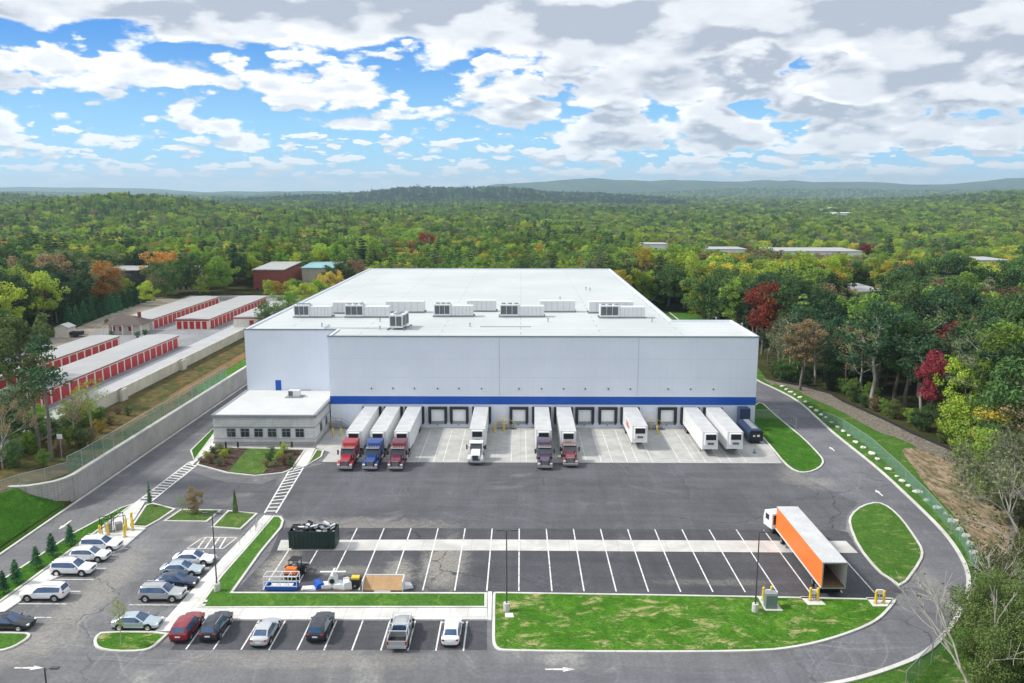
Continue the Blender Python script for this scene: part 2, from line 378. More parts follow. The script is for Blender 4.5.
m, t, b, v = newmat('white_wall_panel'); M['panel'] = m
sp = t.new('ShaderNodeSeparateXYZ'); t.l.new(v, sp.inputs[0]); ribs = t.m('ADD', sp.outputs[0], sp.outputs[1])
j1 = t.m('GREATER_THAN', t.m('ABSOLUTE', t.m('SUBTRACT', t.m('FRACT', t.m('DIVIDE', ribs, 1.07)), .5)), .465)
c = t.mix(t.ramp(t.noise(v, .12, 4, .6), .35, .65), (.66, .71, .80), (.70, .75, .83))
c = t.mix(t.m('MULTIPLY', j1, .10), c, (.45, .49, .57))
stn = t.m('MULTIPLY', t.ramp(t.noise(t.mapping(v, (1.4, 1.4, .07)), 1.0, 5, .7), .52, .72), .10); c = t.mix(stn, c, (.48, .50, .52))
t.put(b.inputs['Base Color'], c); b.inputs['Roughness'].default_value = .5
M['panel_joint'] = pbr('panel_joint', (.45, .47, .50), .6)
M['blue'] = pbr('blue_band', (.006, .080, .42), .45, var=.06)
M['roof'] = pbr('white_roof_membrane', (.80, .82, .80), .6, var=.06, scale=.08)
M['capmetal'] = pbr('grey_coping', (.28, .32, .36), .4, .5)
M['rtu'] = pbr('grey_white_unit', (.66, .67, .67), .5, .1, var=.05)
M['grille'] = pbr('dark_grille', (.10, .11, .12), .5)
M['steel'] = pbr('galvanised_steel', (.42, .43, .44), .4, .6)
M['dark'] = pbr('black_rubber', (.022, .022, .024), .8)
M['seal'] = pbr('dock_seal', (.03, .034, .04), .85)
M['dockdoor'] = pbr('dock_door', (.78, .79, .80), .5, var=.04)
M['trim'] = pbr('grey_trim', (.24, .26, .28), .5)
M['office'] = concrete('office_block', (.62, .62, .61), (None, None, .4), .12)
M['glass'] = pbr('window_glass', (.03, .042, .05), .12, spec=.8, var=.3, scale=1)
M['carglass'] = pbr('car_glass', (.03, .075, .16), .08, spec=.9, var=.2)  # the blue of reflected sky is put into the base colour
M['chrome'] = pbr('chrome', (.62, .63, .64), .2, .9)
M['lampglass'] = pbr('lamp_glass', (.85, .85, .82), .15, spec=.8)
M['redlamp'] = pbr('red_lamp', (.45, .02, .015), .25, spec=.7)
M['trailer'] = pbr('white_trailer_side', (.78, .79, .80), .35, var=.04, scale=.6)
M['trailer_roof'] = pbr('trailer_roof', (.54, .55, .55), .45, var=.16, scale=.45)
M['orange'] = pbr('orange_trailer_side', (.88, .20, .035), .45, var=.06)
M['wood'] = pbr('trailer_floor_wood', (.20, .13, .08), .7, var=.25)
M['ply'] = pbr('plywood', (.42, .26, .13), .7, var=.15)
M['green_steel'] = pbr('dark_green_steel', (.022, .045, .035), .5, var=.2)
M['navy'] = pbr('navy_steel', (.025, .045, .10), .4, var=.1)
M['whitemetal'] = pbr('white_metal', (.72, .73, .74), .45, var=.06)
M['redroof'] = pbr('red_door', (.42, .018, .03), .5, var=.1)
M['redtrim'] = pbr('red_trim', (.36, .02, .03), .5)
M['stroof'] = pbr('storage_roof', (.40, .40, .39), .45, .1, var=.08, scale=.2)
M['stwall'] = pbr('storage_wall', (.64, .60, .52), .6)
M['shingle'] = pbr('brown_shingle', (.11, .085, .075), .9, var=.25, scale=3)
M['brick'] = pbr('red_brick', (.26, .07, .05), .8, var=.2)
M['housedark'] = pbr('dark_siding', (.07, .065, .065), .7)
M['teal'] = pbr('teal_roof', (.22, .42, .46), .5)
M['bark'] = pbr('bark', (.16, .14, .115), .9, var=.35, scale=1.5, streak=(1, 1, .25))
M['bark_pale'] = pbr('pale_bark', (.34, .32, .28), .9, var=.3, scale=1.5, streak=(1, 1, .25))
M['bark_dark'] = pbr('dark_bark', (.085, .07, .055), .9, var=.35, scale=1.5)
M['stone'] = pbr('pale_stone', (.66, .64, .58), .85, var=.2, scale=2)
M['lampost'] = pbr('bronze_pole', (.10, .10, .105), .5, .4)
def paint(name, c, metal=.15): 
    M[name] = pbr('car_paint_' + name, c, .28, metal, var=.03, spec=.5, coat=.6); return M[name]
paint('p_white', (.80, .81, .82), 0); paint('p_silver', (.48, .50, .50), .5); paint('p_silverblue', (.50, .58, .62), .5)
paint('p_red', (.26, .015, .022)); paint('p_black', (.020, .022, .028)); paint('p_navy', (.02, .035, .075)); paint('p_pewter', (.58, .60, .60), .4)
paint('p_truckred', (.36, .02, .035)); paint('p_truckblue', (.015, .06, .25)); paint('p_maroon', (.15, .02, .045)); paint('p_plum', (.085, .055, .10)); paint('p_wine', (.20, .05, .06))
def mesh_fence_mat(name, col, alpha):
    m = bpy.data.materials.new(name); m.use_nodes = True; t = NT(m.node_tree); b = t.n['Principled BSDF']
    tc = t.new('ShaderNodeTexCoord'); b.inputs['Base Color'].default_value = (*col, 1); b.inputs['Roughness'].default_value = .8
    n = t.noise(tc.outputs['Object'], .9, 4, .6); t.put(b.inputs['Alpha'], t.m('MULTIPLY', t.ramp(n, .3, .7, .75, 1.15), alpha, clamp=True))
    return m
M['greenmesh'] = mesh_fence_mat('green_mesh_fabric', (.17, .33, .26), .42)
M['chain'] = mesh_fence_mat('chain_link', (.42, .44, .44), .28)

LEAF = {}
def leafmat(name, c1, c2, trans=.35):
    m = bpy.data.materials.new('leaf_' + name); m.use_nodes = True; t = NT(m.node_tree); b = t.n['Principled BSDF']
    tc = t.new('ShaderNodeTexCoord'); oi = t.new('ShaderNodeObjectInfo')
    n = t.noise(tc.outputs['Object'], .55, 3, .6)
    geo = t.new('ShaderNodeNewGeometry')
    f = t.m('ADD', t.m('MULTIPLY', n, .6), t.m('MULTIPLY', geo.outputs['Random Per Island'], .4))
    c = t.mix(t.ramp(f, .28, .72), c1, c2)
    hs = t.new('ShaderNodeHueSaturation'); t.put(hs.inputs['Color'], c)
    t.put(hs.inputs['Hue'], t.m('ADD', .485, t.m('MULTIPLY', oi.outputs['Random'], .03)))
    t.put(hs.inputs['Value'], t.m('ADD', .62, t.m('MULTIPLY', t.m('FRACT', t.m('MULTIPLY', oi.outputs['Random'], 7.31)), .68)))
    t.put(b.inputs['Base Color'], hs.outputs[0]); b.inputs['Roughness'].default_value = .7; b.inputs['Specular IOR Level'].default_value = .2
    tr = t.new('ShaderNodeBsdfTranslucent'); t.put(tr.inputs[0], hs.outputs[0]); ms = t.new('ShaderNodeMixShader'); ms.inputs[0].default_value = trans
    t.l.new(b.outputs[0], ms.inputs[1]); t.l.new(tr.outputs[0], ms.inputs[2]); t.l.new(ms.outputs[0], t.n['Material Output'].inputs[0])
    LEAF[name] = m
leafmat('dark', (0.061, 0.122, 0.039), (0.116, 0.213, 0.057))
leafmat('green', (0.134, 0.251, 0.041), (0.277, 0.418, 0.067))
leafmat('lime', (0.259, 0.366, 0.043), (0.440, 0.537, 0.073))
leafmat('yellow', (0.420, 0.363, 0.050), (0.606, 0.484, 0.077))
leafmat('orange', (0.423, 0.200, 0.053), (0.579, 0.336, 0.074))
leafmat('red', (0.276, 0.022, 0.025), (0.382, 0.050, 0.040))
leafmat('deep', (.030, .075, .034), (.062, .130, .050))
leafmat('olive', (.085, .125, .035), (.16, .21, .060))
leafmat('crimson', (.27, .03, .05), (.40, .07, .10))
leafmat('brown', (0.212, 0.150, 0.085), (0.318, 0.240, 0.120))
leafmat('grey', (0.158, 0.196, 0.098), (0.268, 0.299, 0.149))
leafmat('pine', (0.039, 0.098, 0.041), (0.079, 0.172, 0.063), .25)
leafmat('pinebright', (0.125, 0.230, 0.064), (0.251, 0.384, 0.100), .3)
leafmat('cedar', (0.037, 0.136, 0.058), (0.077, 0.232, 0.096), .2)

# ================================================================== GROUND
def sm(x, a, b):
    t_ = min(1, max(0, (x - a) / (b - a))); return t_ * t_ * (3 - 2 * t_)
HILLS = [(-540, 1150, 130, 230, 27), (-300, 900, 160, 160, 5), (-330, 3600, 600, 420, 44), (100, 3900, 420, 350, 22),
         (1150, 1500, 420, 300, 36), (1700, 2400, 600, 500, 54), (-1500, 2200, 600, 500, 26), (500, 4200, 800, 400, 14),
         (-2600, 9500, 2600, 900, 90), (700, 9000, 1300, 700, 170), (3300, 9300, 1800, 800, 215), (5200, 8600, 700, 500, 120), (6800, 8200, 2200, 900, 150), (-6500, 11000, 2400, 900, 150), (1900, 6500, 1100, 500, 72), (3600, 6200, 900, 500, 60), (-800, 6800, 1300, 600, 50), (5200, 5200, 1500, 700, 40), (-4200, 6200, 1500, 700, 40)]
def wallcurve(x):      # the curved end of the retaining wall, y as a function of x
    pts = [(-72, 104.9), (-68.5, 105.0), (-66.2, 105.6), (-64.4, 107.0), (-63.3, 109.2)]
    for a, b in zip(pts, pts[1:]):
        if x <= b[0]: return a[1] + (b[1] - a[1]) * max(0, (x - a[0]) / (b[0] - a[0]))
    return 109.2
def height(x, y):
    h = 0.0
    if x < -63.15:
        p = 3.5 + .5 * sm(-x, 63.2, 76)
        if x < -76.3: p = 6.0
        lawn = (-62.6 - x) * .66
        if y < wallcurve(x): p = min(p, max(0, lawn))
        if y < 104 and x > -76.3: p = min(p, lawn)
        h = p
        if x < -76.3 and y > 330: h = 6 * (1 - sm(y, 330, 520))
        if x < -76.3 and y < 95: h = 6.0
    elif x > 69:
        h = 3.0 * sm(x, 69, 130) * (1 - sm(y, 260, 420))
    if y > 260 and x > -76:
        h += -6 * sm(y, 300, 480) * sm(x, 0, 140)
    if y > 360:
        for cx, cy, sx_, sy_, a in HILLS:
            e = ((x - cx) / sx_) ** 2 + ((y - cy) / sy_) ** 2
            if e < 9: h += a * math.exp(-e)
    if y > 420:
        k = sm(y, 420, 1500)
        h += k * (5 * math.sin(x * .006 + 1) * math.sin(y * .0047) + 3 * math.sin(x * .013 + y * .004) + 1.6 * math.sin(x * .031 - y * .022))
        k2 = sm(y, 5500, 9000)
        h += k2 * (16 * math.sin(x * .0011 + .6) + 9 * math.sin(x * .0027 + 2) + 5 * math.sin(x * .0061 + y * .001) + 2.5 * math.sin(x * .017))
    return h
def axis(a, b, segs):
    out = [a]
    while out[-1] < b:
        s_ = next(st for lim, st in segs if out[-1] < lim); out.append(out[-1] + s_)
    return out
xs = axis(-20000, 20000, [(-9000, 800), (-3000, 250), (-900, 60), (-200, 20), (-130, 6), (-80, 2.0), (-77, .75), (-60, .5), (60, 15), (72, 3), (140, 5), (300, 16), (900, 30), (3000, 60), (9000, 250), (1e9, 800)])
xs = sorted(set([round(v, 2) for v in xs if abs(v + 76.3) > .3 and abs(v + 63.1) > .28] + [-76.34, -76.26, -63.2, -63.12]))
ys = axis(-400, 20000, [(20, 60), (100, 5), (114, .5), (340, 6), (700, 15), (1600, 28), (4000, 60), (12000, 160), (1e9, 800)])
verts = [(x, y, height(x, y) - .06) for y in ys for x in xs]; nx = len(xs)
faces = [(j * nx + i, j * nx + i + 1, (j + 1) * nx + i + 1, (j + 1) * nx + i) for j in range(len(ys) - 1) for i in range(nx - 1)]
me = bpy.data.meshes.new('ground'); me.from_pydata(verts, [], faces); me.update()
gm, t, b, v = newmat('ground_cover')
gf = t.mix(t.ramp(t.noise(v, .06, 6, .7), .4, .62), (.040, .045, .018), (.075, .075, .030))
s_ = t.new('ShaderNodeSeparateXYZ'); t.l.new(v, s_.inputs[0])
gfar = t.mix(t.ramp(t.noise(v, .004, 8, .75, .5), .40, .60), (.022, .055, .018), (.060, .10, .028))
gfar = t.mix(t.m('MULTIPLY', t.ramp(t.noise(v, .02, 5, .8), .55, .7), .5), gfar, (.11, .11, .035))
t.put(b.inputs['Base Color'], t.mix(t.ramp(s_.outputs[1], 900, 2400), gf, gfar)); b.inputs['Roughness'].default_value = 1
b.inputs['Specular IOR Level'].default_value = 0
bn = t.new('ShaderNodeBump'); bn.inputs['Strength'].default_value = 1; bn.inputs['Distance'].default_value = 9
t.put(bn.inputs['Height'], t.m('MULTIPLY', t.noise(v, .03, 6, .8), t.ramp(s_.outputs[1], 1500, 3000))); t.put(b.inputs['Normal'], bn.outputs[0])
g = link('ground', me, gm, kind='structure')
for p in me.polygons: p.use_smooth = p.center[1] > 400
P = lambda *a: [at(*q) for q in a]

# ------------------------------------------------------------------ asphalt
outer_px = [(755, 380), (778, 390), (800, 402), (820, 421), (838, 437), (880, 470), (920, 508), (942, 530), (956, 548), (966, 566), (970, 585), (962, 611), (945, 635), (925, 655), (885, 671), (840, 684)]
outer = P(*outer_px)
outer = [(54.6, 300), (54.6, 215)] + outer + [(20, 64.6), (-8, 64.2), (-62.6, 64.0)]
outer = smooth_poly(outer, 2, False)
asp = outer + [(-62.6, 64), (-62.6, 300)]
plate('asphalt_road', asp, 0.0, M['asphalt'])
ribbon('kerb', outer, .45, -.05, .13, M['kerb'])
plate('ring_road', [(43.3, 190), (43.3, 150)] + P((761, 401.5), (788, 425.6), (820.6, 455.5), (826, 465), (800, 474), (760, 466)) + [(43, 122)] + P((850, 500), (877, 500), (905, 520), (925, 550), (925, 565), (902, 595), (888, 613), (840, 640)) + [(22, 68.5), (-3, 68)] + [(-3, 64.8), (20, 65.2)] + [(q[0] - .25, q[1]) for q in outer[::-1] if q[1] > 67 and q[1] < 190], .006, M['ring'])
plate('truck_court', [(-34.5, 127)] + P((325, 463), (300, 470), (262, 484), (225, 482), (192, 472), (140, 503), (150, 502.5), (180, 508), (225, 509), (262, 513), (283, 514), (288, 528), (276, 540)) + [(-31, 100.2), (39.8, 100.2)] + P((846, 530), (847, 515), (858, 503), (830, 485), (795, 472), (783, 463.3)), .004, M['court'])
stall_L = at(241, 590); 
plate('truck_stalls', P((268, 557), (234, 592.5), (487, 592.5), (893, 599), (902, 592), (857, 548), (848, 532)) + [(40.5, 100.2), (-30.9, 100.2)], .008, M['stalls'])
plate('car_stalls', P((195, 621), (487, 621), (487, 650), (170, 650)), .008, M['stalls'])
plate('concrete_strip', P((281, 540), (480, 539.5), (846, 541), (858, 553), (500, 550.5), (277, 550.5)), .014, M['slab'])
plate('dock_apron', [(-35.15, 147.0), (-35.15, 136.0)] + P((316, 448), (330, 452), (322, 462)) + P((782, 463.3), (770, 447), (757, 435), (751, 424)) + [(43.1, 147.0)], .014, M['concrete'])
plate('car_lot', P((146, 529), (122, 550), (51, 581), (19, 603), (5, 613), (28, 632), (33, 636), (30, 641), (15, 649), (0, 655), (90, 650), (93, 640), (100, 631), (155, 631), (202, 580), (243, 540), (240, 531), (211, 529), (163, 523)), .004, M['asphalt'])

# ------------------------------------------------------------------ islands, walks
def island(pts, mat, name='lawn', rnd=1, ztop=.11):
    w = P(*pts); w = smooth_poly(w, rnd) if rnd else w
    ring('kerb', w, .28, -.02, .15, M['kerb']); return plate(name, inset(w, .26), ztop, mat)
island([(492.6, 600), (493, 594), (494, 593), (500, 593), (700, 596), (885, 599.8), (893, 600), (897, 601), (889, 611), (880, 620), (866, 628), (842, 637), (818, 644), (793, 649), (767, 652), (700, 653.5), (560, 653), (506, 652), (498, 651), (493.5, 647), (492, 641), (492.2, 630)], M['lawn_near'], rnd=1)
island([(848, 524), (850, 515), (861, 506), (877.5, 502), (891, 508), (904, 521), (916, 538), (924, 551), (922, 562), (902, 589.5), (890, 580), (877, 572), (857, 547)], M['lawn_mid'], rnd=1)
island([(273, 516.5), (281, 517), (284, 521), (282, 528), (262, 552), (233, 593), (360, 593.2), (487, 593.5), (487, 608.5), (340, 608.5), (197, 609), (220, 577), (250, 543)], M['lawn_bright'], rnd=0)
island([(145, 506), (153, 503.5), (176, 509.5), (159, 521), (146, 528), (131, 527)], M['verge'], rnd=0)
island([(181, 510), (222, 510.5), (207, 522.5), (163, 522)], M['verge'], rnd=0)
island([(228, 511), (258, 514), (241, 530), (211, 528)], M['verge'], rnd=0)
island([(134, 504), (120, 508.5), (73, 533.5), (19, 569), (-20, 595), (-28, 622), (0, 603), (32, 580), (104, 527)], M['lawn'], rnd=0)
island([(-30, 633), (26, 633), (31.5, 635), (28, 640), (15, 648), (0, 652.5), (-30, 655)], M['lawn_bright'], rnd=1)
island([(93, 644), (95, 637), (103, 632), (171, 632.5), (163, 640), (153, 649), (141, 652.5), (115, 653), (97, 650)], M['lawn_near'], rnd=1)
island([(196, 465), (213, 447.5), (306, 450), (292, 470), (283, 473.5), (255, 476.5), (227, 473.5)], M['mulch'], 'planting_bed', rnd=0)
plate('lawn', P((248, 449.2), (283, 449.8), (262, 475), (228, 472.6)), .118, M['verge'])
island([(190, 451), (215, 427), (215, 434), (194, 461)], M['lawn'], rnd=0)
island([(316, 450), (324, 451), (322, 457), (307, 466)], M['verge'], rnd=0)
island([(752, 407), (761, 401.5), (772, 412), (788, 425.6), (804.5, 439), (820.6, 455.5), (824.7, 462), (820.6, 468.5), (808, 473.5), (795, 472), (783.5, 463.5), (772, 449), (759, 434.5), (751, 425)], M['lawn'], rnd=1)
def walk(pts, name='sidewalk', z=.135): return plate(name, P(*pts), -.02, M['walk'], z + .02)
walk([(264, 516), (272, 516.6), (249.5, 543), (219, 577), (197, 609.3), (487, 609), (487.5, 620.5), (182, 620.5), (171, 632.2), (155, 632), (202, 580)])
walk([(487.6, 592.5), (492, 592.5), (491.5, 621), (487.6, 620.5)])
walk([(136, 502.5), (145, 502.5), (130, 527), (146, 528.7), (122, 550), (104, 556), (51, 581), (19, 603), (4, 613), (-25, 632), (-25, 623), (0, 604.5), (32.5, 581), (105, 528)])
walk([(213, 446.8), (315.5, 448.8), (306.6, 466.5), (293, 470.5), (306.7, 449.6)])
walk([(193, 465), (188, 463), (194.5, 461), (215.4, 433), (215, 446)])
plate('dark_lawn', [(-62.9, 111), (-62.9, 40), (-76, 40), (-76, 90)], -2.0, M['lawn'])   # under-sheet, below the slope
# slope of lawn on the left and the brush terrace are sheets following the terrain
def drape(name, pts, mat, off=.02, step=1.0, cond=None):
    xs_ = [p[0] for p in pts]; ys_ = [p[1] for p in pts]; bm = bmesh.new()
    f = bm.faces.new([bm.verts.new((x, y, 0)) for x, y in pts]); bmesh.ops.triangulate(bm, faces=[f])
    for k in np.arange(math.floor(min(xs_)), max(xs_), step):
        bmesh.ops.bisect_plane(bm, geom=bm.verts[:] + bm.edges[:] + bm.faces[:], plane_co=(k + .01, 0, 0), plane_no=(1, 0, 0))
    for k in np.arange(math.floor(min(ys_)), max(ys_), step * 2):
        bmesh.ops.bisect_plane(bm, geom=bm.verts[:] + bm.edges[:] + bm.faces[:], plane_co=(0, k + .01, 0), plane_no=(0, 1, 0))
    for v_ in bm.verts: v_.co.z = height(v_.co.x, v_.co.y) + off
    bmesh.ops.recalc_face_normals(bm, faces=bm.faces); m_ = bpy.data.meshes.new(name); bm.to_mesh(m_); bm.free()
    for p in m_.polygons: p.use_smooth = True
    return link(name, m_, mat, kind='structure')
bpy.data.objects.remove(bpy.data.objects['dark_lawn'])
drape('lawn', [(-62.85, 107.2), (-62.85, 60), (-68.6, 60), (-68.6, 104.7), (-66.4, 105.0), (-64.8, 106.2)], M['lawn'], .03, .5)
drape('brush_slope', [(-63.3, 110.5), (-63.3, 300), (-76.2, 300), (-76.2, 100), (-69.2, 100), (-69.2, 105.6), (-66.6, 106.1), (-64.8, 107.6)], M['brush'], .03, 2)
drape('lawn', [(-63.35, 158), (-63.35, 300), (-67.0, 300), (-66.4, 162)], M['lawn_bright'], .06, 2)
drape('eroded_ground', [(-66.6, 128), (-66.6, 162), (-67.1, 300), (-69.3, 300), (-69.0, 165), (-68.0, 130)], patchy('orange_soil', [(.30, .16, .07), (.12, .11, .04), (.22, .16, .08)], .3, streak=(1.5, .35, 1)), .06, 2)
drape('storage_lot', [(-76.6, 96), (-76.6, 300), (-122, 300), (-122, 96)], pbr('storage_asphalt', (.23, .235, .245), .85, var=.18, scale=.15), .03, 12)
drape('storage_lane', [(-76.7, 96), (-76.7, 300), (-81.6, 300), (-81.6, 96)], pbr('pale_lane', (.40, .41, .42), .85, var=.1, scale=.3), .04, 12)
drape('gravel_strip', P((40, 352, 6), (60, 345, 6), (105, 330, 6), (155, 310, 6), (190, 300, 6), (160, 297, 6), (143, 300, 6), (100, 318, 6), (62, 334, 6)), M['gravel'], .05, 8)
# right side strips (level ground)
rc = [q for q in outer if 66 < q[1] < 300 and q[0] > 28]
grass_out = [(61, 300), (61, 215)] + P((770, 383.5), (793, 388), (809, 397), (830, 406), (845, 413), (858, 421), (880, 432.5), (895, 437), (912, 444.5), (930, 457), (931, 468), (940, 490), (962, 515), (985, 545), (1000, 580)) + [(58, 70), (45, 52), (30, 52), (28, 66)]
plate('lawn', rc + grass_out[::-1], -.012, M['lawn_mid'])
silt = [(64, 300), (63.5, 215)] + P((762, 378), (775, 381.5), (804, 387), (830, 394), (843, 402), (859, 409), (884, 420), (912, 434), (945, 448), (963, 458), (985, 472), (1000, 484), (1024, 500))
plate('riprap', grass_out[2:13] + P((985, 545), (1010, 560)) + silt[::-1][:-2], .004, M['riprap'], kind='structure')
plate('eroded_ground', smooth_poly(P((898, 447), (925, 449), (955, 466), (985, 480), (1005, 500), (1012, 560), (985, 562), (966, 530), (948, 508), (926, 486), (912, 465)), 2), .012, M['dirt'])
plate('bright_field', [(46, 286), (55, 262), (64, 262), (64, 300), (52, 303)], .012, M['lawn_bright'])

# ------------------------------------------------------------------ painted markings
pm = MB()
def line(x0, y0, x1, y1, w=.15, z=.02):
    a = Vector((x0, y0)); b_ = Vector((x1, y1)); d = (b_ - a).normalized(); q = Vector((-d.y, d.x)) * w / 2
    pm.add([(a.x + q.x, a.y + q.y, z), (a.x - q.x, a.y - q.y, z), (b_.x - q.x, b_.y - q.y, z), (b_.x + q.x, b_.y + q.y, z)], [(0, 1, 2, 3)])
for k in range(-8, 12):
    x = -.15 + 3.5 * k; line(x, 100.15, x + (.1 if k > 0 else 0), 83.2)
for px in (185.5, 213, 241, 269, 297, 324, 352, 381, 408, 436, 463.5):
    a = at(px, 650)[0]; line(a, 71.2, a, 76.7)
for k, yy in enumerate((93.6, 90.9, 88.2, 85.4, 82.6, 79.8, 77.0)):
    line(-53.3, yy, -47.9, yy)
for yy in (91.3, 88.4, 85.5, 82.6, 79.7, 77.0):
    line(-41.2, yy, -36.0, yy)
def ladder(a, b, c, d, n):
    """crosswalk between side lines a-b and c-d"""
    a, b, c, d = (Vector(at(*q)) for q in (a, b, c, d)); line(*a, *b, .22); line(*c, *d, .22)
    for i in range(n + 1):
        k = (i + .5) / (n + 1); p = a.lerp(b, k); q = c.lerp(d, k); line(*p, *q, .32, .0205)
ladder((188, 463), (136, 502.5), (197, 465), (150, 502.5), 15)
ladder((289, 471), (264.5, 513), (303.5, 467.5), (276, 513), 12)
h1 = [at(*q) for q in ((203, 537.5), (237, 537.5), (223, 548.5), (187, 548.5))]
for i in range(4): line(*h1[i], *h1[(i + 1) % 4])
for i in range(1, 5):
    k = i / 5; a = Vector(h1[0]).lerp(Vector(h1[1]), k - .12); b_ = Vector(h1[3]).lerp(Vector(h1[2]), k + .1); line(*a, *b_, .2, .0205)
for px0 in range(1, 17):     # guide lines between dock lanes
    pass
DOCKPX = [371.5, 393, 414.5, 437.5, 459, 481.5, 519, 541.5, 563.5, 585, 608, 630, 667.5, 690, 712.5]
DX = [at(p, 407, 4.05)[0] for p in DOCKPX]
for i, x in enumerate(DX):
    for s in (-1.22, 1.22): line(x + s, 127.3, x + s, 145.3, .11)
pm.build('pavement_marking', M['paint'], kind='structure')
def arrow(px, py, ang, L=2.7, z=.022):
    x, y = at(px, py); pts = [(-L / 2, -.1), (L * .12, -.14), (L * .08, -.40), (L / 2, 0), (L * .08, .40), (L * .12, .14), (-L / 2, .1)]
    c, s = math.cos(ang), math.sin(ang); plate('painted_arrow', [(x + a * c - b * s, y + a * s + b * c) for a, b in pts], z, M['paint'])
arrow(560, 669.5, 0); arrow(29, 668, 0); arrow(65, 525, math.pi * 1.5, 3.0); arrow(832, 449, math.pi * .5, 2.4); arrow(879, 493, math.pi * .5, 2.6)

# ================================================================== RETAINING WALLS
wl = [(-72.5, 104.9), (-68.5, 105.0), (-66.9, 105.25), (-65.6, 106.0), (-64.3, 107.0), (-63.5, 108.4), (-63.15, 110), (-63.15, 118), (-63.15, 160), (-63.15, 300)]
root = empty('retaining_wall', (-63, 150, 0), label='long grey block retaining wall curving along the left access road', cat='retaining wall')
mb = MB()
def wallstrip(mb, pts, w, z0f, z1f):
    L = []; n = len(pts)
    for i in range(n):
        a = Vector(pts[max(0, i - 1)]); b_ = Vector(pts[min(n - 1, i + 1)]); d = (b_ - a).normalized(); q = Vector((-d.y, d.x)) * (w / 2)
        L.append(((pts[i][0] + q.x, pts[i][1] + q.y), (pts[i][0] - q.x, pts[i][1] - q.y)))
    vs = []; fs = []
    for i, l in enumerate(L):
        z0, z1 = z0f(pts[i]), z1f(pts[i]); vs += [(*l[0], z0), (*l[0], z1), (*l[1], z1), (*l[1], z0)]
    for i in range(n - 1):
        for k in range(3): fs.append((4 * i + k, 4 * i + k + 1, 4 * i + 4 + k + 1, 4 * i + 4 + k))
    fs += [(0, 1, 2, 3), (4 * n - 4, 4 * n - 3, 4 * n - 2, 4 * n - 1)]
    mb.add(vs, fs)
def rel(pts, o): return [(p[0] - o[0], p[1] - o[1]) for p in pts]
ro = (-63, 150)
wallstrip(mb, rel(wl, ro), .5, lambda p: -.2, lambda p: 3.62); mb.build('wall', M['block'], root)
mb = MB(); wallstrip(mb, rel(wl, ro), .62, lambda p: 3.62, lambda p: 3.76); mb.build('cap', M['kerb'], root)
ribbon('kerb', [(-62.4, 300), (-62.4, 64)], .3, -.05, .15, M['kerb'])
root = empty('retaining_wall', (-76.3, 150, 0), label='low cream concrete wall along the edge of the storage lot', cat='wall')
mb = MB(); wallstrip(mb, [(0, -50), (0, 0), (.9, 0), (.9, 2), (0, 2), (0, 28), (.9, 28), (.9, 30), (0, 30), (0, 150)], .35, lambda p: 3.0, lambda p: 6.25); mb.build('wall', M['cream'], root)

# ================================================================== FENCES
POSTM = {}
def fence(pts, h, label, mat, zf=lambda x, y: 0.0, sp=3.0, lean=0):
    o = pts[0]; root = empty('chain_link_fence', (o[0], o[1], 0), label=label, cat='fence')
    d = [(Vector(b_) - Vector(a)).length for a, b_ in zip(pts, pts[1:])]; tot = sum(d); n = max(2, int(tot / sp)); Q = []
    for i in range(n + 1):
        s = tot * i / n
        for k, l in enumerate(d):
            if s <= l + 1e-6: Q.append(tuple(Vector(pts[k]).lerp(Vector(pts[k + 1]), s / l))); break
            s -= l
    mesh = MB(); rail = MB()
    for q in Q:
        z = zf(*q); pp = bpy.data.objects.new('post', POSTM.setdefault(h, MB().tube((0, 0, -.3), (0, 0, h + .05), .045, n=6).mesh())); COL.objects.link(pp); pp.parent = root; pp.location = (q[0] - o[0], q[1] - o[1], z)
        if not pp.data.materials: pp.data.materials.append(M['steel'])
    for a, b_ in zip(Q, Q[1:]):
        za, zb = zf(*a), zf(*b_); A = (a[0] - o[0], a[1] - o[1]); B = (b_[0] - o[0], b_[1] - o[1])
        mesh.add([(*A, za + .05), (*B, zb + .05), (*B, zb + h), (*A, za + h)], [(0, 1, 2, 3)])
        rail.tube((*A, za + h), (*B, zb + h), .035, n=5, cap=False)
    mesh.build('mesh_panel', mat, root); rail.build('top_rail', M['steel'], root)
    return root
fence([(-64.0, 110.3), (-63.6, 112), (-63.5, 150), (-63.5, 172)], 2.6, 'chain link fence with green mesh on top of the long grey wall', M['greenmesh'], lambda x, y: 3.6)
fence([(-76, 97), (-69.1, 100), (-68.4, 104.4), (-66.5, 106), (-64.0, 110.3)], 1.8, 'bare grey chain link fence around the head of the dark lawn', M['chain'], lambda x, y: 3.6)
fence([(57.6, 152), (59.2, 147.8), (59.6, 135), (58.3, 121), (56.6, 108), (54.6, 96), (51.9, 88), (48.8, 82.6)], 1.9, 'green mesh fence following the outer edge of the ring road', M['greenmesh'])
bpy.context.view_layer.update()
fence([at(945, 650), at(930, 664), at(905, 692)], 2.0, 'short green mesh fence at the near end of the ring road', M['greenmesh'])
fence([(43.4, 153.5), (50.0, 153.5)], 1.8, 'chain link fence from the warehouse corner across the grass wedge', M['chain'])
mbp = [(at(793, 427)), (at(797, 431))]
g_ = empty('swing_gate', (mbp[0][0], mbp[0][1], 0), label='grey pipe swing gate folded open beside the right ring road', cat='gate')
for i, (dx, dy) in enumerate(((0, 0), (0, -1.6), (0, 1.2))): MB().tube((dx, dy, 0), (dx, dy, 2.1), .06, n=6).build('post', M['steel'], g_)
for z in (.4, 1.9): MB().tube((0, -1.6, z), (0, 1.2, z), .04, n=6).build('rail', M['steel'], g_)
root = empty('silt_fence', (silt[3][0], silt[3][1], 0), label='low black and white silt fence along the foot of the right woods', cat='fence')
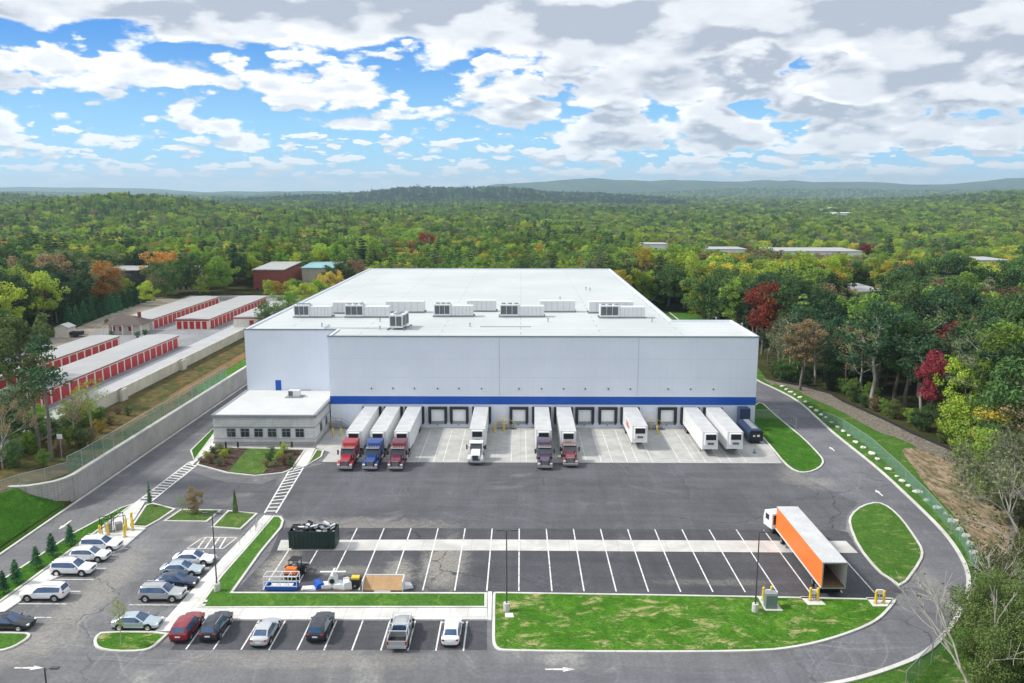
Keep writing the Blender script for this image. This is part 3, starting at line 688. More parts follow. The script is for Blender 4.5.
so_ = silt[3]; mb = MB(); wallstrip(mb, rel(silt[3:], so_), .05, lambda p: -.1, lambda p: .5); mb.build('fabric', M['dark'], root)
mb = MB(); wallstrip(mb, rel([(p[0] - .5, p[1] - .3) for p in silt[5:]], so_), .28, lambda p: -.1, lambda p: .14); mb.build('straw_wattle', M['riprap'], root)

# ================================================================== WAREHOUSE
ZT = 17.25; YF = 147.0; XL, XR = -35.2, 43.2; XBL, XBR = -53.0, 31.0; YL = 154.5; YS = 167.0; YB = 286.0
wh = empty('warehouse', (0, YF, 0), label='huge white warehouse with a blue band above its row of truck docks', cat='warehouse')
def W3(mb, x0, x1, y0, y1, z0, z1): return mb.box(x0, x1, y0 - YF, y1 - YF, z0, z1)
foot = [(XL, YF), (XR, YF), (XR, YS), (XBR, YS), (XBR, YB), (XBL, YB), (XBL, YL), (XL, YL)]
MB().prism([(a, b_ - YF) for a, b_ in foot], -.1, ZT - .3).build('wall', M['panel'], wh)
# parapet ring and roof
par = inset(foot, .0); pin = inset(foot, .45)
mb = MB(); n = len(par)
vs = [(x, y - YF, ZT - .3) for x, y in par] + [(x, y - YF, ZT - .04) for x, y in par] + [(x, y - YF, ZT - .04) for x, y in pin] + [(x, y - YF, ZT - .3) for x, y in pin]
mb.add(vs, [f for i in range(n) for f in ((i, (i + 1) % n, n + (i + 1) % n, n + i), (n + i, n + (i + 1) % n, 2 * n + (i + 1) % n, 2 * n + i), (2 * n + i, 2 * n + (i + 1) % n, 3 * n + (i + 1) % n, 3 * n + i))])
mb.build('parapet', M['panel'], wh)
a_ = inset(foot, -.06); mb = MB()
for i in range(n): 
    p, q = a_[i], a_[(i + 1) % n]; mb.bar((p[0], p[1] - YF, ZT - .09), (q[0], q[1] - YF, ZT - .09), .12, .26)
mb.build('coping', M['capmetal'], wh)
rf, t, b, v = newmat('membrane_roof')
n1 = t.noise(v, .05, 5, .6, .5); br = t.new('ShaderNodeTexBrick'); t.l.new(t.mapping(v, (1, 1, 1)), br.inputs['Vector'])
br.inputs['Scale'].default_value = 1; br.inputs['Brick Width'].default_value = 30; br.inputs['Row Height'].default_value = 3.05; br.inputs['Mortar Size'].default_value = .10
br.inputs['Color1'].default_value = (1, 1, 1, 1); br.inputs['Color2'].default_value = (.985, .985, .985, 1); br.inputs['Mortar'].default_value = (.66, .68, .70, 1)
c = t.mix(t.ramp(n1, .3, .7), (.46, .495, .495), (.54, .565, .56)); c = t.mix(1, c, br.outputs[0], 'MULTIPLY')
c = t.mix(t.m('MULTIPLY', t.ramp(t.noise(v, .12, 7, .7, 1), .54, .66), .30), c, (.44, .45, .43)); c = t.mix(t.m('MULTIPLY', t.ramp(t.noise(t.mapping(v, (.05, 1.2, 1)), 1, 5, .7, .4), .55, .7), .16), c, (.42, .44, .45))
t.put(b.inputs['Base Color'], c); b.inputs['Roughness'].default_value = .7
me = plate('roof', [(x, y - YF) for x, y in inset(foot, .44)], ZT - .29, rf, 0, None, wh)
# blue band + light line above it, joints, base
mb = MB(); mb.box(XL - .03, XR + .03, -.06, -.003, 4.45, 5.95); mb.box(XR + .003, XR + .06, -.003, 19, 4.45, 5.95); mb.build('blue_band', M['blue'], wh)
MB().box(XL - .02, XR + .02, -.04, -.003, 5.953, 6.15).build('band_trim', M['whitemetal'], wh)
mb = MB()
for x in (-3.9, 21.5): mb.box(x - .04, x + .04, -.02, -.003, 6.16, ZT - .35)
for z in (9.5, 13.0): mb.box(XL + .02, XR - .02, -.006, -.002, z - .012, z + .012)
mb.build('panel_joint', M['panel_joint'], wh)
MB().box(-47.5, -46.4, YL - YF - .08, YL - YF - .004, 5.1, 7.2).build('roof_door', M['blue'], wh)
for x in (-30, -18, -2.5, 9, 26, 38): MB().box(x - .25, x + .25, -.06, -.004, 7.6, 7.75).build('wall_vent', M['whitemetal'], wh)
# docks
def dock(i, x):
    s = MB(); s.box(x - 1.75, x - 1.22, -.45, -.062, 1.0, 4.0); s.box(x + 1.22, x + 1.75, -.45, -.062, 1.0, 4.0); s.box(x - 1.75, x + 1.75, -.5, -.062, 3.55, 4.02)
    s.build('dock_seal', M['seal'], wh, .02)
    d = MB(); d.box(x - 1.2, x + 1.2, -.09, -.01, 1.25, 3.54)
    for z in (1.8, 2.35, 2.95): d.box(x - 1.2, x + 1.2, -.1, -.09, z, z + .03)
    d.build('dock_door', M['dockdoor'], wh)
    MB().box(x - 1.3, x + 1.3, -.3, -.01, .75, 1.2).box(x - .25, x + .05, -.36, -.3, .5, .9).build('dock_leveller', M['trim'], wh)
    for q in (x - 1.46, x + 1.46): MB().box(q - .14, q + .14, -.34, -.01, .7, 1.2).build('dock_bumper', M['dark'], wh)
    w = MB(); w.box(x - .35, x + .35, -.03, -.004, 7.1, 7.8); o = w.build('wall_light', M['whitemetal'], wh); MB().box(x - .10, x + .10, -.2, -.031, 7.32, 7.55).build('lamp_head', M['dark'], o)
for i, x in enumerate(DX): dock(i, x)
for px, w_ in ((340, 1), (503, 1), (648, 1)):
    x = at(px, 418, 1.2)[0]
    MB().box(x - .5, x + .5, -.05, -.005, 1.25, 3.4).build('personnel_door', M['whitemetal'], wh)
    st = empty('dock_stair', (x, YF, 0), label={340: 'grey steel stair to the dock door nearest the office block', 503: 'grey steel stair in the middle gap between the docks', 648: 'grey steel stair in the right gap between the docks'}[px], cat='stair')
    MB().box(-1.0, 1.0, -1.4, -.07, 1.0, 1.15).build('landing', M['steel'], st)
    s = MB()
    for k in range(5): s.box(1.0 + k * .3, 1.3 + k * .3, -1.3, -.2, .85 - k * .18, .9 - k * .18)
    s.build('step', M['steel'], st)
    r_ = MB()
    for xx in (-1.0, 0, 1.0): r_.tube((xx, -1.38, 0), (xx, -1.38, 2.1), .04, n=6)
    r_.tube((-1, -1.38, 2.1), (1, -1.38, 2.1), .04, n=6); r_.tube((-1, -1.38, 1.6), (1, -1.38, 1.6), .03, n=6); r_.tube((1, -1.38, 2.1), (2.5, -1.38, 1.1), .04, n=6); r_.tube((-1, -1.38, 2.1), (-1, -.1, 2.1), .04, n=6)
    r_.build('handrail', M['ypaint'] if px != 340 else M['trim'], st)
def bollard_proto():
    o = empty('bollard'); MB().tube((0, 0, 0), (0, 0, 1.15), .12, n=12).tube((0, 0, 1.15), (0, 0, 1.22), .12, .05, n=12).build('post', M['ypaint'], o, smooth=False)
    MB().tube((0, 0, 0), (0, 0, .05), .2, n=12).build('base', M['steel'], o); return o
BOL = bollard_proto(); bused = [False]
def bollard(x, y, label, group, z=0.0, sc=1.0):
    o = BOL if not bused[0] else copy_tree(BOL); bused[0] = True
    o.location = (x, y, z); o.scale = (sc, sc, sc); tag(o, label, 'bollard', group); return o
for px, ys_ in ((333, 437), (341, 437), (331, 428), (347, 424)): 
    a = at(px, ys_ - 1); bollard(a[0], a[1], 'yellow bollard on the concrete between the office block and the red truck', 'yellow bollards beside the office block', .014, 1.25)
for px, py in ((493, 424), (494.5, 432.5), (504, 431)): 
    a = at(px, py); bollard(a[0], a[1], 'yellow bollard around the stair in the middle dock gap', 'yellow bollards at the middle stair', .014, 1.2)
for px, py in ((644, 421), (657, 434)):
    a = at(px, py); bollard(a[0], a[1], 'yellow bollard %s of the right dock gap' % ('by the wall' if py < 430 else 'standing out on the apron'), None, .014, 1.25)

# rooftop units
def rtu(name, x0, x1, y, h, d, label, fan=True, zb=ZT - .29):
    L = x1 - x0; o = empty(name, ((x0 + x1) / 2, y, zb), label=label, cat='rooftop unit', group=None); hL = L / 2
    for q in (.1, d - .3): MB().box(-hL - .3, hL + .3, q, q + .2, .05, .35).build('support_rail', M['trim'], o)
    k = -hL + L * .42 if fan else hL
    MB().box(-hL, k, 0, d, .36, h).build('condenser_housing', M['rtu'], o, .04)
    if fan:
        MB().box(k + .01, hL, .15, d - .1, .36, h - .35).build('air_handler_housing', M['rtu'], o, .04)
        g = MB(); n = 3
        for i in range(n): g.box(-hL + .2 + i * (k + hL - .3) / n, -hL + .1 + (i + 1) * (k + hL - .3) / n, -.03, -.003, .7, h - .3)
        g.build('coil_grille', M['grille'], o)
        for i in range(3): MB().tube((-hL + .7 + i * (k + hL - 1.2) / 2, d / 2, h), (-hL + .7 + i * (k + hL - 1.2) / 2, d / 2, h + .22), .5, n=14).build('fan_shroud', M['trim'], o)
        s = MB()
        for i in range(6): s.box(k + .3 + i * (hL - k) / 6.3, k + .34 + i * (hL - k) / 6.3, .12, .149, .5, h - .5)
        s.build('panel_seam', M['trim'], o)
    else:
        s = MB()
        for i in range(1, 6): s.box(-hL + i * L / 6, -hL + i * L / 6 + .04, -.02, -.003, .45, h - .1)
        s.build('panel_seam', M['trim'], o)
    return o
units = [(294, 331, 318, 1, 'leftmost roof unit, fan coils facing the docks'), (345, 389, 318, 1, 'roof unit with fan coils second from the left edge of the roof'),
         (434, 473, 317.2, 1, 'roof unit with fan coils just left of the roof centre'), (500, 544, 317.5, 1, 'roof unit with fan coils right of the roof centre'), (600, 645, 318.5, 1, 'rightmost roof unit with fan coils in the front row'),
         (333, 361, 314, 0, 'plain grey box unit behind the leftmost fan units'), (386, 424, 313, 0, 'plain grey box unit behind the small tilted condenser'), (467, 496, 312, 0, 'plain grey box unit between the two central fan units'),
         (540, 575, 312.5, 0, 'plain grey box unit right of centre in the back row'), (589, 633, 313.5, 0, 'rightmost plain grey box unit on the roof')]
for x0, x1, yb, fan, lab in units:
    a = at(x0, yb, ZT - .29); b_ = at(x1, yb, ZT - .29); rtu('rooftop_unit', a[0], b_[0], a[1], 2.75 if fan else 2.55, 2.6, lab, bool(fan))
a = at(396, 330, ZT - .29)
o = empty('condenser_unit', (a[0], a[1], ZT - .29), R(-6), 'small white condenser with one big fan near the front roof edge', 'rooftop unit')
MB().box(-1.3, 1.3, 0, 5.2, .4, 2.9).build('housing', M['rtu'], o, .04); MB().box(-1.1, -.1, -.04, -.003, .8, 2.6).box(.1, 1.1, -.04, -.003, .8, 2.6).box(1.303, 1.34, .4, 2.4, .8, 2.6).box(1.303, 1.34, 2.8, 4.8, .8, 2.6).build('coil_grille', M['grille'], o)
MB().tube((0, 1.4, 2.9), (0, 1.4, 3.1), .8, n=16).tube((0, 3.7, 2.9), (0, 3.7, 3.1), .8, n=16).build('fan_shroud', M['trim'], o); MB().box(-1.7, -1.5, -.5, 6, .02, .25).box(1.5, 1.7, -.5, 6, .02, .25).build('support_rail', M['trim'], o)
# roof pipes and vents
for i, (px, py) in enumerate(((300, 318), (322, 327), (380, 322), (560, 300), (586, 290), (590, 291), (716, 321), (742, 327), (380, 330), (470, 327), (548, 322), (652, 322))):
    a = at(px, py, ZT - .29); o = empty('roof_vent', (a[0], a[1], ZT - .29), label='short vent pipe on the white warehouse roof', cat='vent', group='small vents on the warehouse roof')
    MB().tube((0, 0, 0), (0, 0, .7), .12, n=8).build('pipe', M['steel'], o); MB().tube((0, 0, .7), (0, 0, .85), .25, .1, n=8).build('cap', M['trim'], o)
mb = MB()
for x0, y0, x1, y1 in ((-38, 156.4, -21, 156.4), (-38, 160.6, -38, 156.4), (-8, 158.6, 2, 158.6)): mb.bar((x0, y0, ZT - .1), (x1, y1, ZT - .1), .12, .12)
tag(mb.build('roof_conduit', M['steel']), 'thin grey conduit run between the units on the warehouse roof', 'pipe')

# office block
of = empty('office_building', (-44.2, 136, 0), label='single storey white block office with six front windows, left of the docks', cat='office')
ox0, ox1 = -8.95, 8.9; oy1 = YL - 136 - .01
MB().box(ox0 + .12, ox1 - .12, .12, oy1, -.1, 4.95).build('wall', M['office'], of)
MB().box(ox0 - .02, ox1 + .02, -.02, oy1, .0, .55).build('plinth', concrete('plinth', (.42, .42, .41), (None, None, .4), .2), of)
MB().box(ox0 + .05, ox1 - .05, .05, oy1, 3.0, 3.14).box(ox0 + .07, ox1 - .07, .07, oy1, 1.0, 1.07).build('band', M['trim'], of)
mb = MB()
for q in (((ox0 + .1, .1), (ox1 - .1, .1)), ((ox1 - .1, .1), (ox1 - .1, oy1)), ((ox0 + .1, .1), (ox0 + .1, oy1))): mb.bar((*q[0], 5.02), (*q[1], 5.02), .5, .5)
mb.build('cornice', M['trim'], of)
MB().box(ox0 + .3, ox1 - .3, .3, oy1, 4.95, 5.2).build('roof', pbr('office_roof', (.56, .57, .56), .7, var=.06, scale=.3), of)
def window(parent, c, w, h, nrm):
    """c centre on the wall face; nrm 'f' front or 'r' right side"""
    fr = MB(); gl = MB()
    if nrm == 'f':
        x, y, z = c; fr.box(x - w / 2 - .1, x + w / 2 + .1, y - .05, y - .003, z - h / 2 - .1, z + h / 2 + .1); gl.box(x - w / 2, x + w / 2, y - .07, y - .052, z - h / 2, z + h / 2); bar = MB().box(x - .04, x + .04, y - .09, y - .072, z - h / 2, z + h / 2).box(x - w / 2, x + w / 2, y - .09, y - .072, z + .2, z + .28)
    else:
        x, y, z = c; fr.box(x + .003, x + .05, y - w / 2 - .1, y + w / 2 + .1, z - h / 2 - .1, z + h / 2 + .1); gl.box(x + .052, x + .07, y - w / 2, y + w / 2, z - h / 2, z + h / 2); bar = MB().box(x + .072, x + .09, y - .04, y + .04, z - h / 2, z + h / 2)
    o = fr.build('window', M['trim'], parent); gl.build('pane', M['glass'], o); bar.build('mullion', M['trim'], o)
for px in (233.3, 247, 260.5, 274, 288, 301.5):
    window(of, (at(px, 431, 2.1)[0] + 44.2, .12, 2.1), 1.35, 1.35, 'f')
for yy in (4.2, 8.2, 12.2): window(of, (ox1 - .12, yy, 2.1), 1.35, 1.35, 'r')
for (px, py), lab in (((294, 397.5), 'small roof unit in the middle of the office roof'), ((303, 390), 'small roof unit at the back of the office roof against the warehouse')):
    a = at(px, py, 5.2); o = empty('rooftop_unit', (a[0], a[1], 5.2), label=lab, cat='rooftop unit')
    MB().box(-1.1, 1.0, 0, 1.3, .15, 1.3).build('housing', M['rtu'], o, .04); MB().box(-1.0, -.2, -.03, -.003, .3, 1.2).build('coil_grille', M['grille'], o); MB().box(-1.6, 1.6, -.5, 1.9, .0, .1).build('support_rail', M['trim'], o)
for px in (226, 238, 281, 292):
    a = at(px, 448.2); o = empty('bollard_light', (a[0], a[1], .1), label='dark cylindrical bollard light in front of the office windows', cat='bollard light', group='dark bollard lights along the office front')
    MB().tube((0, 0, 0), (0, 0, .9), .16, n=10).build('post', M['dark'], o); MB().tube((0, 0, .9), (0, 0, 1.05), .19, n=10).build('cap', M['lampost'], o)

# ================================================================== STORAGE FACILITY
def storage(x0, x1, y0, y1, z0, label, doors='r', h=2.75, front=False, ends='b'):
    o = empty('storage_building', ((x0 + x1) / 2, y0, z0), label=label, cat='storage unit', group='long white storage buildings with red doors'); w = (x1 - x0) / 2; L = y1 - y0
    MB().box(-w, w, 0, L, -.2, h).build('wall', M['stwall'], o)
    r = MB(); r.prism([(-w - .15, h), (w + .15, h), (w + .15, h + .12), (0, h + .35), (-w - .15, h + .12)], -.15, L + .15, 'y'); r.build('roof', M['stroof'], o)
    MB().box(w + .003, w + .04, 0, L, h - .25, h - .02).build('fascia', M['redtrim'], o)
    n = min(90, int(L / 3.1))
    for k in range(n):
        yy = 1.0 + k * (L - 1.5) / n
        MB().box(w + .003, w + .06, yy, yy + 2.4, 0, 2.3).build('roller_door', M['redroof'], o)
    if front:
        m_ = int(2 * w / 1.75)
        for k in range(m_):
            xx = -w + .4 + k * (2 * w - .6) / m_; MB().box(xx, xx + 1.2, -.05, -.003, .1, 2.2).build('roller_door', M['redroof'], o)
        MB().box(-w, w, -.05, -.003, 2.35, h - .02).build('fascia', M['redtrim'], o)
    return o
ZS = 6.0
storage(-91.3, -83.4, 128, 196.3, ZS, 'long storage building with red doors nearest the cream wall')
storage(-104.6, -97.4, 122, 195.2, ZS, 'long storage building behind the nearest one, partly behind the pine')
storage(-110.8, -101.6, 222.5, 273.5, ZS, 'far storage building beside the small brown-roofed office')
storage(-95.2, -85.9, 222.5, 274.5, ZS, 'far storage building with red doors on its end wall as well', front=True)
o = storage(-80.4, -72.0, 226, 260, ZS, 'short storage building with a single red end door beside the warehouse', front=False)
MB().box(.3, 1.5, -.05, -.003, .0, 2.0).build('roller_door', M['redroof'], o); MB().box(-4.2, 4.2, -.05, -.003, 2.45, 2.7).build('fascia', M['redtrim'], o)
o = empty('rental_office', (-105.6, 217.5, ZS), label='small cream office with a brown hip roof in the storage lot', cat='office')
MB().box(-4.2, 4.2, -3, 2.6, -.1, 2.6).build('wall', M['stwall'], o)
MB().add([(-5.6, -4.3, 2.6), (5.4, -4.3, 2.6), (5.4, 3.9, 2.6), (-5.6, 3.9, 2.6), (-1.6, -.2, 4.6), (1.4, -.2, 4.6)], [(0, 1, 5, 4), (1, 2, 5), (2, 3, 4, 5), (3, 0, 4), (3, 2, 1, 0)]).build('roof', M['shingle'], o)
MB().box(2.2, 2.9, .4, 1.1, 3.6, 5.4).build('chimney', M['brick'], o)
for x in (-3, -.9, 1.6): MB().box(x - .5, x + .5, -3.06, -3.003, .8, 2.0).build('window', M['redtrim'], o)
for x in (-5.2, -2.6, 0, 2.6, 5.0): MB().box(x - .12, x + .12, -4.2, -3.96, -.1, 2.6).build('post', M['whitemetal'], o)
a = at(62, 338, 6); o = empty('shed', (a[0], a[1], 6), label='small white shed at the far left corner of the storage lot', cat='shed')
MB().prism([(-1.8, 0), (1.8, 0), (1.8, 2.6), (0, 3.4), (-1.8, 2.6)], 0, 3.5, 'y').build('wall', M['stwall'], o); MB().prism([(-2, 2.55), (0, 3.45), (2, 2.55), (2, 2.7), (0, 3.6), (-2, 2.7)], -.2, 3.7, 'y').build('roof', M['stroof'], o)
a = at(76, 337, 6); o = empty('trailer', (a[0], a[1], 6), R(12), 'dark utility trailer parked beside the small white shed', 'trailer')
MB().box(-1.8, 1.8, -1, 1, .6, 1.5).build('box', M['dark'], o, .05); MB().box(1.8, 3.0, -.06, .06, .5, .62).build('drawbar', M['dark'], o)
for s in (-1, 1): MB().tube((0, s * 1.0, .35), (0, s * 1.2, .35), .35, n=12).build('wheel', M['dark'], o)
# houses and far white buildings
def flat_house(x, y, z, w, d, h, wm, rm, label, slope=.8, win=4, cat='house'):
    o = empty('house', (x, y, z), label=label, cat=cat)
    MB().box(-w / 2, w / 2, 0, d, -1, h).build('wall', M[wm], o)
    MB().prism([(-.4, h), (d + .4, h + slope), (d + .4, h + slope + .3), (-.4, h + .3)], -w / 2 - .4, w / 2 + .4, 'x').build('roof', M[rm], o)
    for k in range(win):
        xx = -w / 2 + w * (k + .5) / win; MB().box(xx - .5, xx + .5, -.06, -.003, 1.2, 2.5).build('window', M['glass'], o)
    return o
flat_house(-150, 306, 5, 12, 10, 9.5, 'housedark', 'stroof', 'dark house with a pale flat roof among the trees at left')
flat_house(-132, 318, 5, 9, 9, 8.5, 'cream', 'stroof', 'cream house beyond the row of clipped evergreens')
flat_house(-99, 320, 4, 12, 26, 9.5, 'brick', 'stroof', 'red brick building with a pale flat roof left of the warehouse', 1.0)
flat_house(-83, 334, 4, 13, 18, 9.0, 'cream', 'teal', 'white building with a teal roof left of the warehouse', 1.0)
flat_house(-136, 375, 4, 10, 8, 10, 'brick', 'stroof', 'small red building half hidden by trees at far left')
def bigbox(px0, px1, py, z, d, h, label, rot=0):
    a = at(px0, py, z); b_ = at(px1, py, z); o = empty('industrial_building', ((a[0] + b_[0]) / 2, (a[1] + b_[1]) / 2, z - h), math.atan2(b_[1] - a[1], b_[0] - a[0]) if rot else 0, label, 'building')
    w = math.hypot(b_[0] - a[0], b_[1] - a[1]) / 2; MB().box(-w, w, 0, d, -6, h - .5).build('wall', M['whitemetal'], o); MB().box(-w - .3, w + .3, -.3, d + .3, h - .5, h).build('roof', M['stroof'], o)
    return o
bigbox(770, 862, 251, 9.5, 34, 8, 'long white industrial building beyond the trees on the right')
bigbox(700, 747, 249, 9.5, 24, 8, 'white industrial roof left of the long one, between trees')
bigbox(644, 668, 244, 12, 18, 8, 'small white roof just right of the warehouse skyline')
bigbox(841, 889, 291.5, 9, 28, 8, 'pale grey metal roof in a clearing of the right woods')
bigbox(970, 1010, 260, 9.5, 24, 8, 'low pale industrial roof near the right edge of the photo')
def fartown(px, py, z, w, h, lab):
    a = at(px, py, z); flat_house(a[0], a[1], z - h, w, w * .6, h, 'whitemetal', 'roof', lab, .5, 3, 'building')
fartown(822, 210, 14, 26, 10, 'bright white building far off in the valley'); fartown(832, 208, 16, 18, 9, 'smaller pale building beside the bright one in the valley')
fartown(843, 213, 12, 30, 9, 'low pale building at the near side of the valley town')

# ================================================================== VEHICLES
def loft_car(st, glass_side, ws, rw):
    """st: stations front to rear (x, z bottom, z belt, z top, half width, half width top)
    glass_side / ws / rw: indexes of segments whose side strip / top strip is glass"""
    rings = []
    for x, zb, zl, zt, wl, wt in st:
        h = [(0, zb), (wl * .86, zb), (wl, zb + .20), (wl * 1.0, zl - .10), (wl * .965, zl), (wt + .02, zt - .09), (wt - .12, zt), (0, zt + .02)]
        rings.append([(x, y, z) for y, z in h] + [(x, -y, z) for y, z in h[-2:0:-1]])
    n = len(rings[0]); me = bpy.data.meshes.new('loft'); fs = []; mi = []
    for i in range(len(rings) - 1):
        for j in range(n):
            fs.append((i * n + j, i * n + (j + 1) % n, (i + 1) * n + (j + 1) % n, (i + 1) * n + j)); jj = j if j < 7 else n - 1 - j
            g_ = (jj == 4 and i in glass_side) or (jj == 6 and (i in ws or i in rw)) or (jj == 5 and i in rw and False)
            mi.append(1 if g_ else 0)
    fs += [tuple(range(n)), tuple(range((len(rings) - 1) * n, len(rings) * n))[::-1]]; mi += [0, 0]
    me.from_pydata([p for r in rings for p in r], [], fs)
    for p, k in zip(me.polygons, mi): p.material_index = k
    bm = bmesh.new(); bm.from_mesh(me); bmesh.ops.recalc_face_normals(bm, faces=bm.faces); 
    cl = bm.edges.layers.float.new('crease_edge')
    for e in bm.edges:
        ms = {f.material_index for f in e.link_faces}
        if len(ms) == 2: e[cl] = 1.0
    cv = bm.verts.layers.float.new('crease_vert')
    for v_ in bm.verts:
        if len({f.material_index for f in v_.link_faces}) == 2: v_[cv] = 1.0
    bm.to_mesh(me); bm.free()
    me.materials.append(None); me.materials.append(None)
    o = bpy.data.objects.new('tmp', me); COL.objects.link(o); md = o.modifiers.new('s', 'SUBSURF'); md.levels = 2; md.render_levels = 2
    dg = bpy.context.evaluated_depsgraph_get(); ev = bpy.data.meshes.new_from_object(o.evaluated_get(dg)); bpy.data.objects.remove(o)
    out = []
    for k in (0, 1):
        bm = bmesh.new(); bm.from_mesh(ev); bmesh.ops.delete(bm, geom=[f for f in bm.faces if f.material_index != k], context='FACES')
        m_ = bpy.data.meshes.new('part'); bm.to_mesh(m_); bm.free(); m_.materials.clear()
        for p in m_.polygons: p.use_smooth = True; p.material_index = 0
        out.append(m_)
    return out
CARS = {
 'sedan': ([(2.38, .34, .56, .62, .78, .66), (2.30, .22, .66, .72, .92, .78), (1.7, .20, .74, .82, .89, .76), (.98, .20, .86, .93, .91, .80), (.15, .20, .91, 1.42, .91, .66), (-.28, .20, .92, 1.46, .91, .66), (-.38, .20, .92, 1.46, .91, .66), (-1.15, .20, .94, 1.41, .90, .64), (-1.25, .20, .94, 1.38, .90, .64), (-1.85, .22, .96, 1.06, .89, .74), (-2.25, .26, .92, 1.02, .84, .72), (-2.36, .36, .78, .88, .72, .62)], (3, 4, 5, 6, 7, 8), (3,), (8,), 1.42, .34, -1.40),
 'suv': ([(2.38, .38, .78, .86, .84, .74), (2.32, .26, .90, .98, .97, .84), (1.75, .26, .90, .98, .93, .82), (1.05, .26, .98, 1.06, .95, .84), (.35, .26, 1.03, 1.62, .95, .70), (-.18, .26, 1.04, 1.69, .95, .71), (-.30, .26, 1.04, 1.69, .95, .71), (-1.2, .26, 1.06, 1.68, .95, .70), (-1.32, .26, 1.06, 1.67, .95, .70), (-1.98, .28, 1.08, 1.60, .93, .67), (-2.22, .32, 1.06, 1.12, .90, .76), (-2.32, .42, .86, .92, .80, .70)], (3, 4, 5, 6, 7, 8), (3,), (9,), 1.45, .37, -1.42),
 'hatch': ([(2.22, .38, .70, .78, .80, .68), (2.14, .24, .80, .88, .92, .80), (1.6, .24, .86, .93, .90, .80), (1.0, .24, .94, 1.0, .91, .80), (.25, .24, .98, 1.50, .91, .66), (-.2, .24, .99, 1.56, .91, .67), (-.3, .24, .99, 1.56, .91, .67), (-1.1, .24, 1.0, 1.54, .91, .66), (-1.2, .24, 1.0, 1.53, .91, .66), (-1.8, .26, 1.02, 1.42, .89, .62), (-2.08, .3, .98, 1.04, .86, .70), (-2.16, .4, .8, .86, .76, .64)], (3, 4, 5, 6, 7, 8), (3,), (9,), 1.35, .35, -1.3),
}
carcache = {}
def wheel(parent, x, y, r, w, side):
    o = MB().tube((0, -w / 2, 0), (0, w / 2, 0), r, n=20).build('wheel', M['dark'], parent, smooth=False); o.location = (x, y, r)
    q = MB().tube((0, side * (w / 2 + .003), 0), (0, side * (w / 2 + .02), 0), r * .62, r * .5, n=14)
    q.build('rim', M['chrome'], o); return o
def car(kind, pnt, x, y, rz, label, cat='car', group='cars in the staff parking lot', rails=False, name=None):
    st, gs, ws, rw, xf, r, xr = CARS[kind]
    if kind not in carcache: carcache[kind] = loft_car(st, gs, ws, rw)
    b0, g0 = carcache[kind]; o = empty(name or {'sedan': 'parked_sedan', 'suv': 'parked_suv', 'hatch': 'parked_hatchback'}[kind], (x, y, .012), rz, label, cat, group)
    link('body', b0.copy(), pnt, o); link('window', g0.copy(), M['carglass'], o); W_ = st[4][4]
    for xx in (xf, xr):
        for s in (-1, 1):
            MB().tube((xx, s * (W_ * .90), r + .03), (xx, s * (W_ + .012), r + .03), r + .09, n=18).build('wheel_arch', M['dark'], o)
            wheel(o, xx, s * (W_ - .09), r, .22, s)
    x0, x1 = st[0][0], st[-1][0]; zf = st[1][2]; zr = st[-2][2]
    for s in (-1, 1):
        MB().cbox((x0 - .13, s * .62, zf - .02), (.22, .30, .14)).build('headlight', M['lampglass'], o, .03)
        MB().cbox((x1 + .10, s * .66, zr - .10), (.20, .26, .16)).build('taillight', M['redlamp'], o, .03)
        MB().cbox((st[3][0] - .25, s * (W_ + .08), st[3][2] + .09), (.12, .22, .14)).build('mirror', pnt, o, .03)
    MB().cbox((x0 - .05, 0, zf - .14), (.12, .9, .18)).build('grille', M['dark'], o); MB().cbox((x1 + .02, 0, zr - .30), (.07, .5, .14)).build('number_plate', M['whitemetal'], o)
    MB().box(x1 + .12, x0 - .15, -W_ * .80, W_ * .80, st[2][1] - .06, st[2][1] + .02).build('underbody', M['dark'], o)
    for s in (-1, 1): MB().box(-1.0, .9, s * (W_ + .002) - .012, s * (W_ + .002) + .012, .66, .69).build('door_handle_strip', pnt, o)
    if rails:
        for s in (-1, 1): MB().tube((-1.8, s * .62, st[6][3] + .05), (.1, s * .62, st[6][3] + .05), .03, n=6).build('roof_rail', M['chrome'], o)
    return o
def carpx(kind, pnt, px, py, rz, label, **kw):
    a = at(px, py, .75); return car(kind, pnt, a[0], a[1], rz, label, **kw)
carpx('suv', M['p_white'], 101, 543.5, 0, 'white suv nearest the yellow bollards at the head of the left row', rails=True)
carpx('hatch', M['p_white'], 90, 553.5, 0, 'white crossover second from the head of the left row')
carpx('suv', M['p_white'], 73, 567, 0, 'white suv third in the left row, in front of a gap', rails=True)
carpx('suv', M['p_white'], 45.5, 591.5, math.pi, 'white suv with black roof panel parked the other way round in the left row', rails=True)
carpx('sedan', M['p_black'], 9, 620.5, 0, 'black sedan cut by the left edge beside the small green island')
carpx('sedan', M['p_white'], 194, 557, 0, 'white sedan beside the painted hatching, rearmost of the middle row')
carpx('sedan', M['p_silverblue'], 182, 567.5, 0, 'pale silver sedan second from the painted hatching')
carpx('sedan', M['p_navy'], 176, 579.5, 0, 'dark navy sedan with a blue-reflecting windscreen between two silver cars')
carpx('suv', M['p_silver'], 162, 592, 0, 'silver suv in the middle row beside the walkway', rails=True)
carpx('sedan', M['p_silverblue'], 137, 620, 0, 'pale silver sedan parked beside the rounded green island')
carpx('suv', M['p_red'], 187, 625, math.pi / 2, 'dark red suv at the left end of the front row')
carpx('suv', M['p_black'], 216, 624.5, math.pi / 2, 'black suv with blue glass next to the red one', rails=True)
carpx('sedan', M['p_pewter'], 265.5, 629, math.pi / 2, 'silver sedan alone between two empty bays in the front row')
carpx('suv', M['p_black'], 320.5, 625, math.pi / 2, 'black suv alone in the middle of the front row')
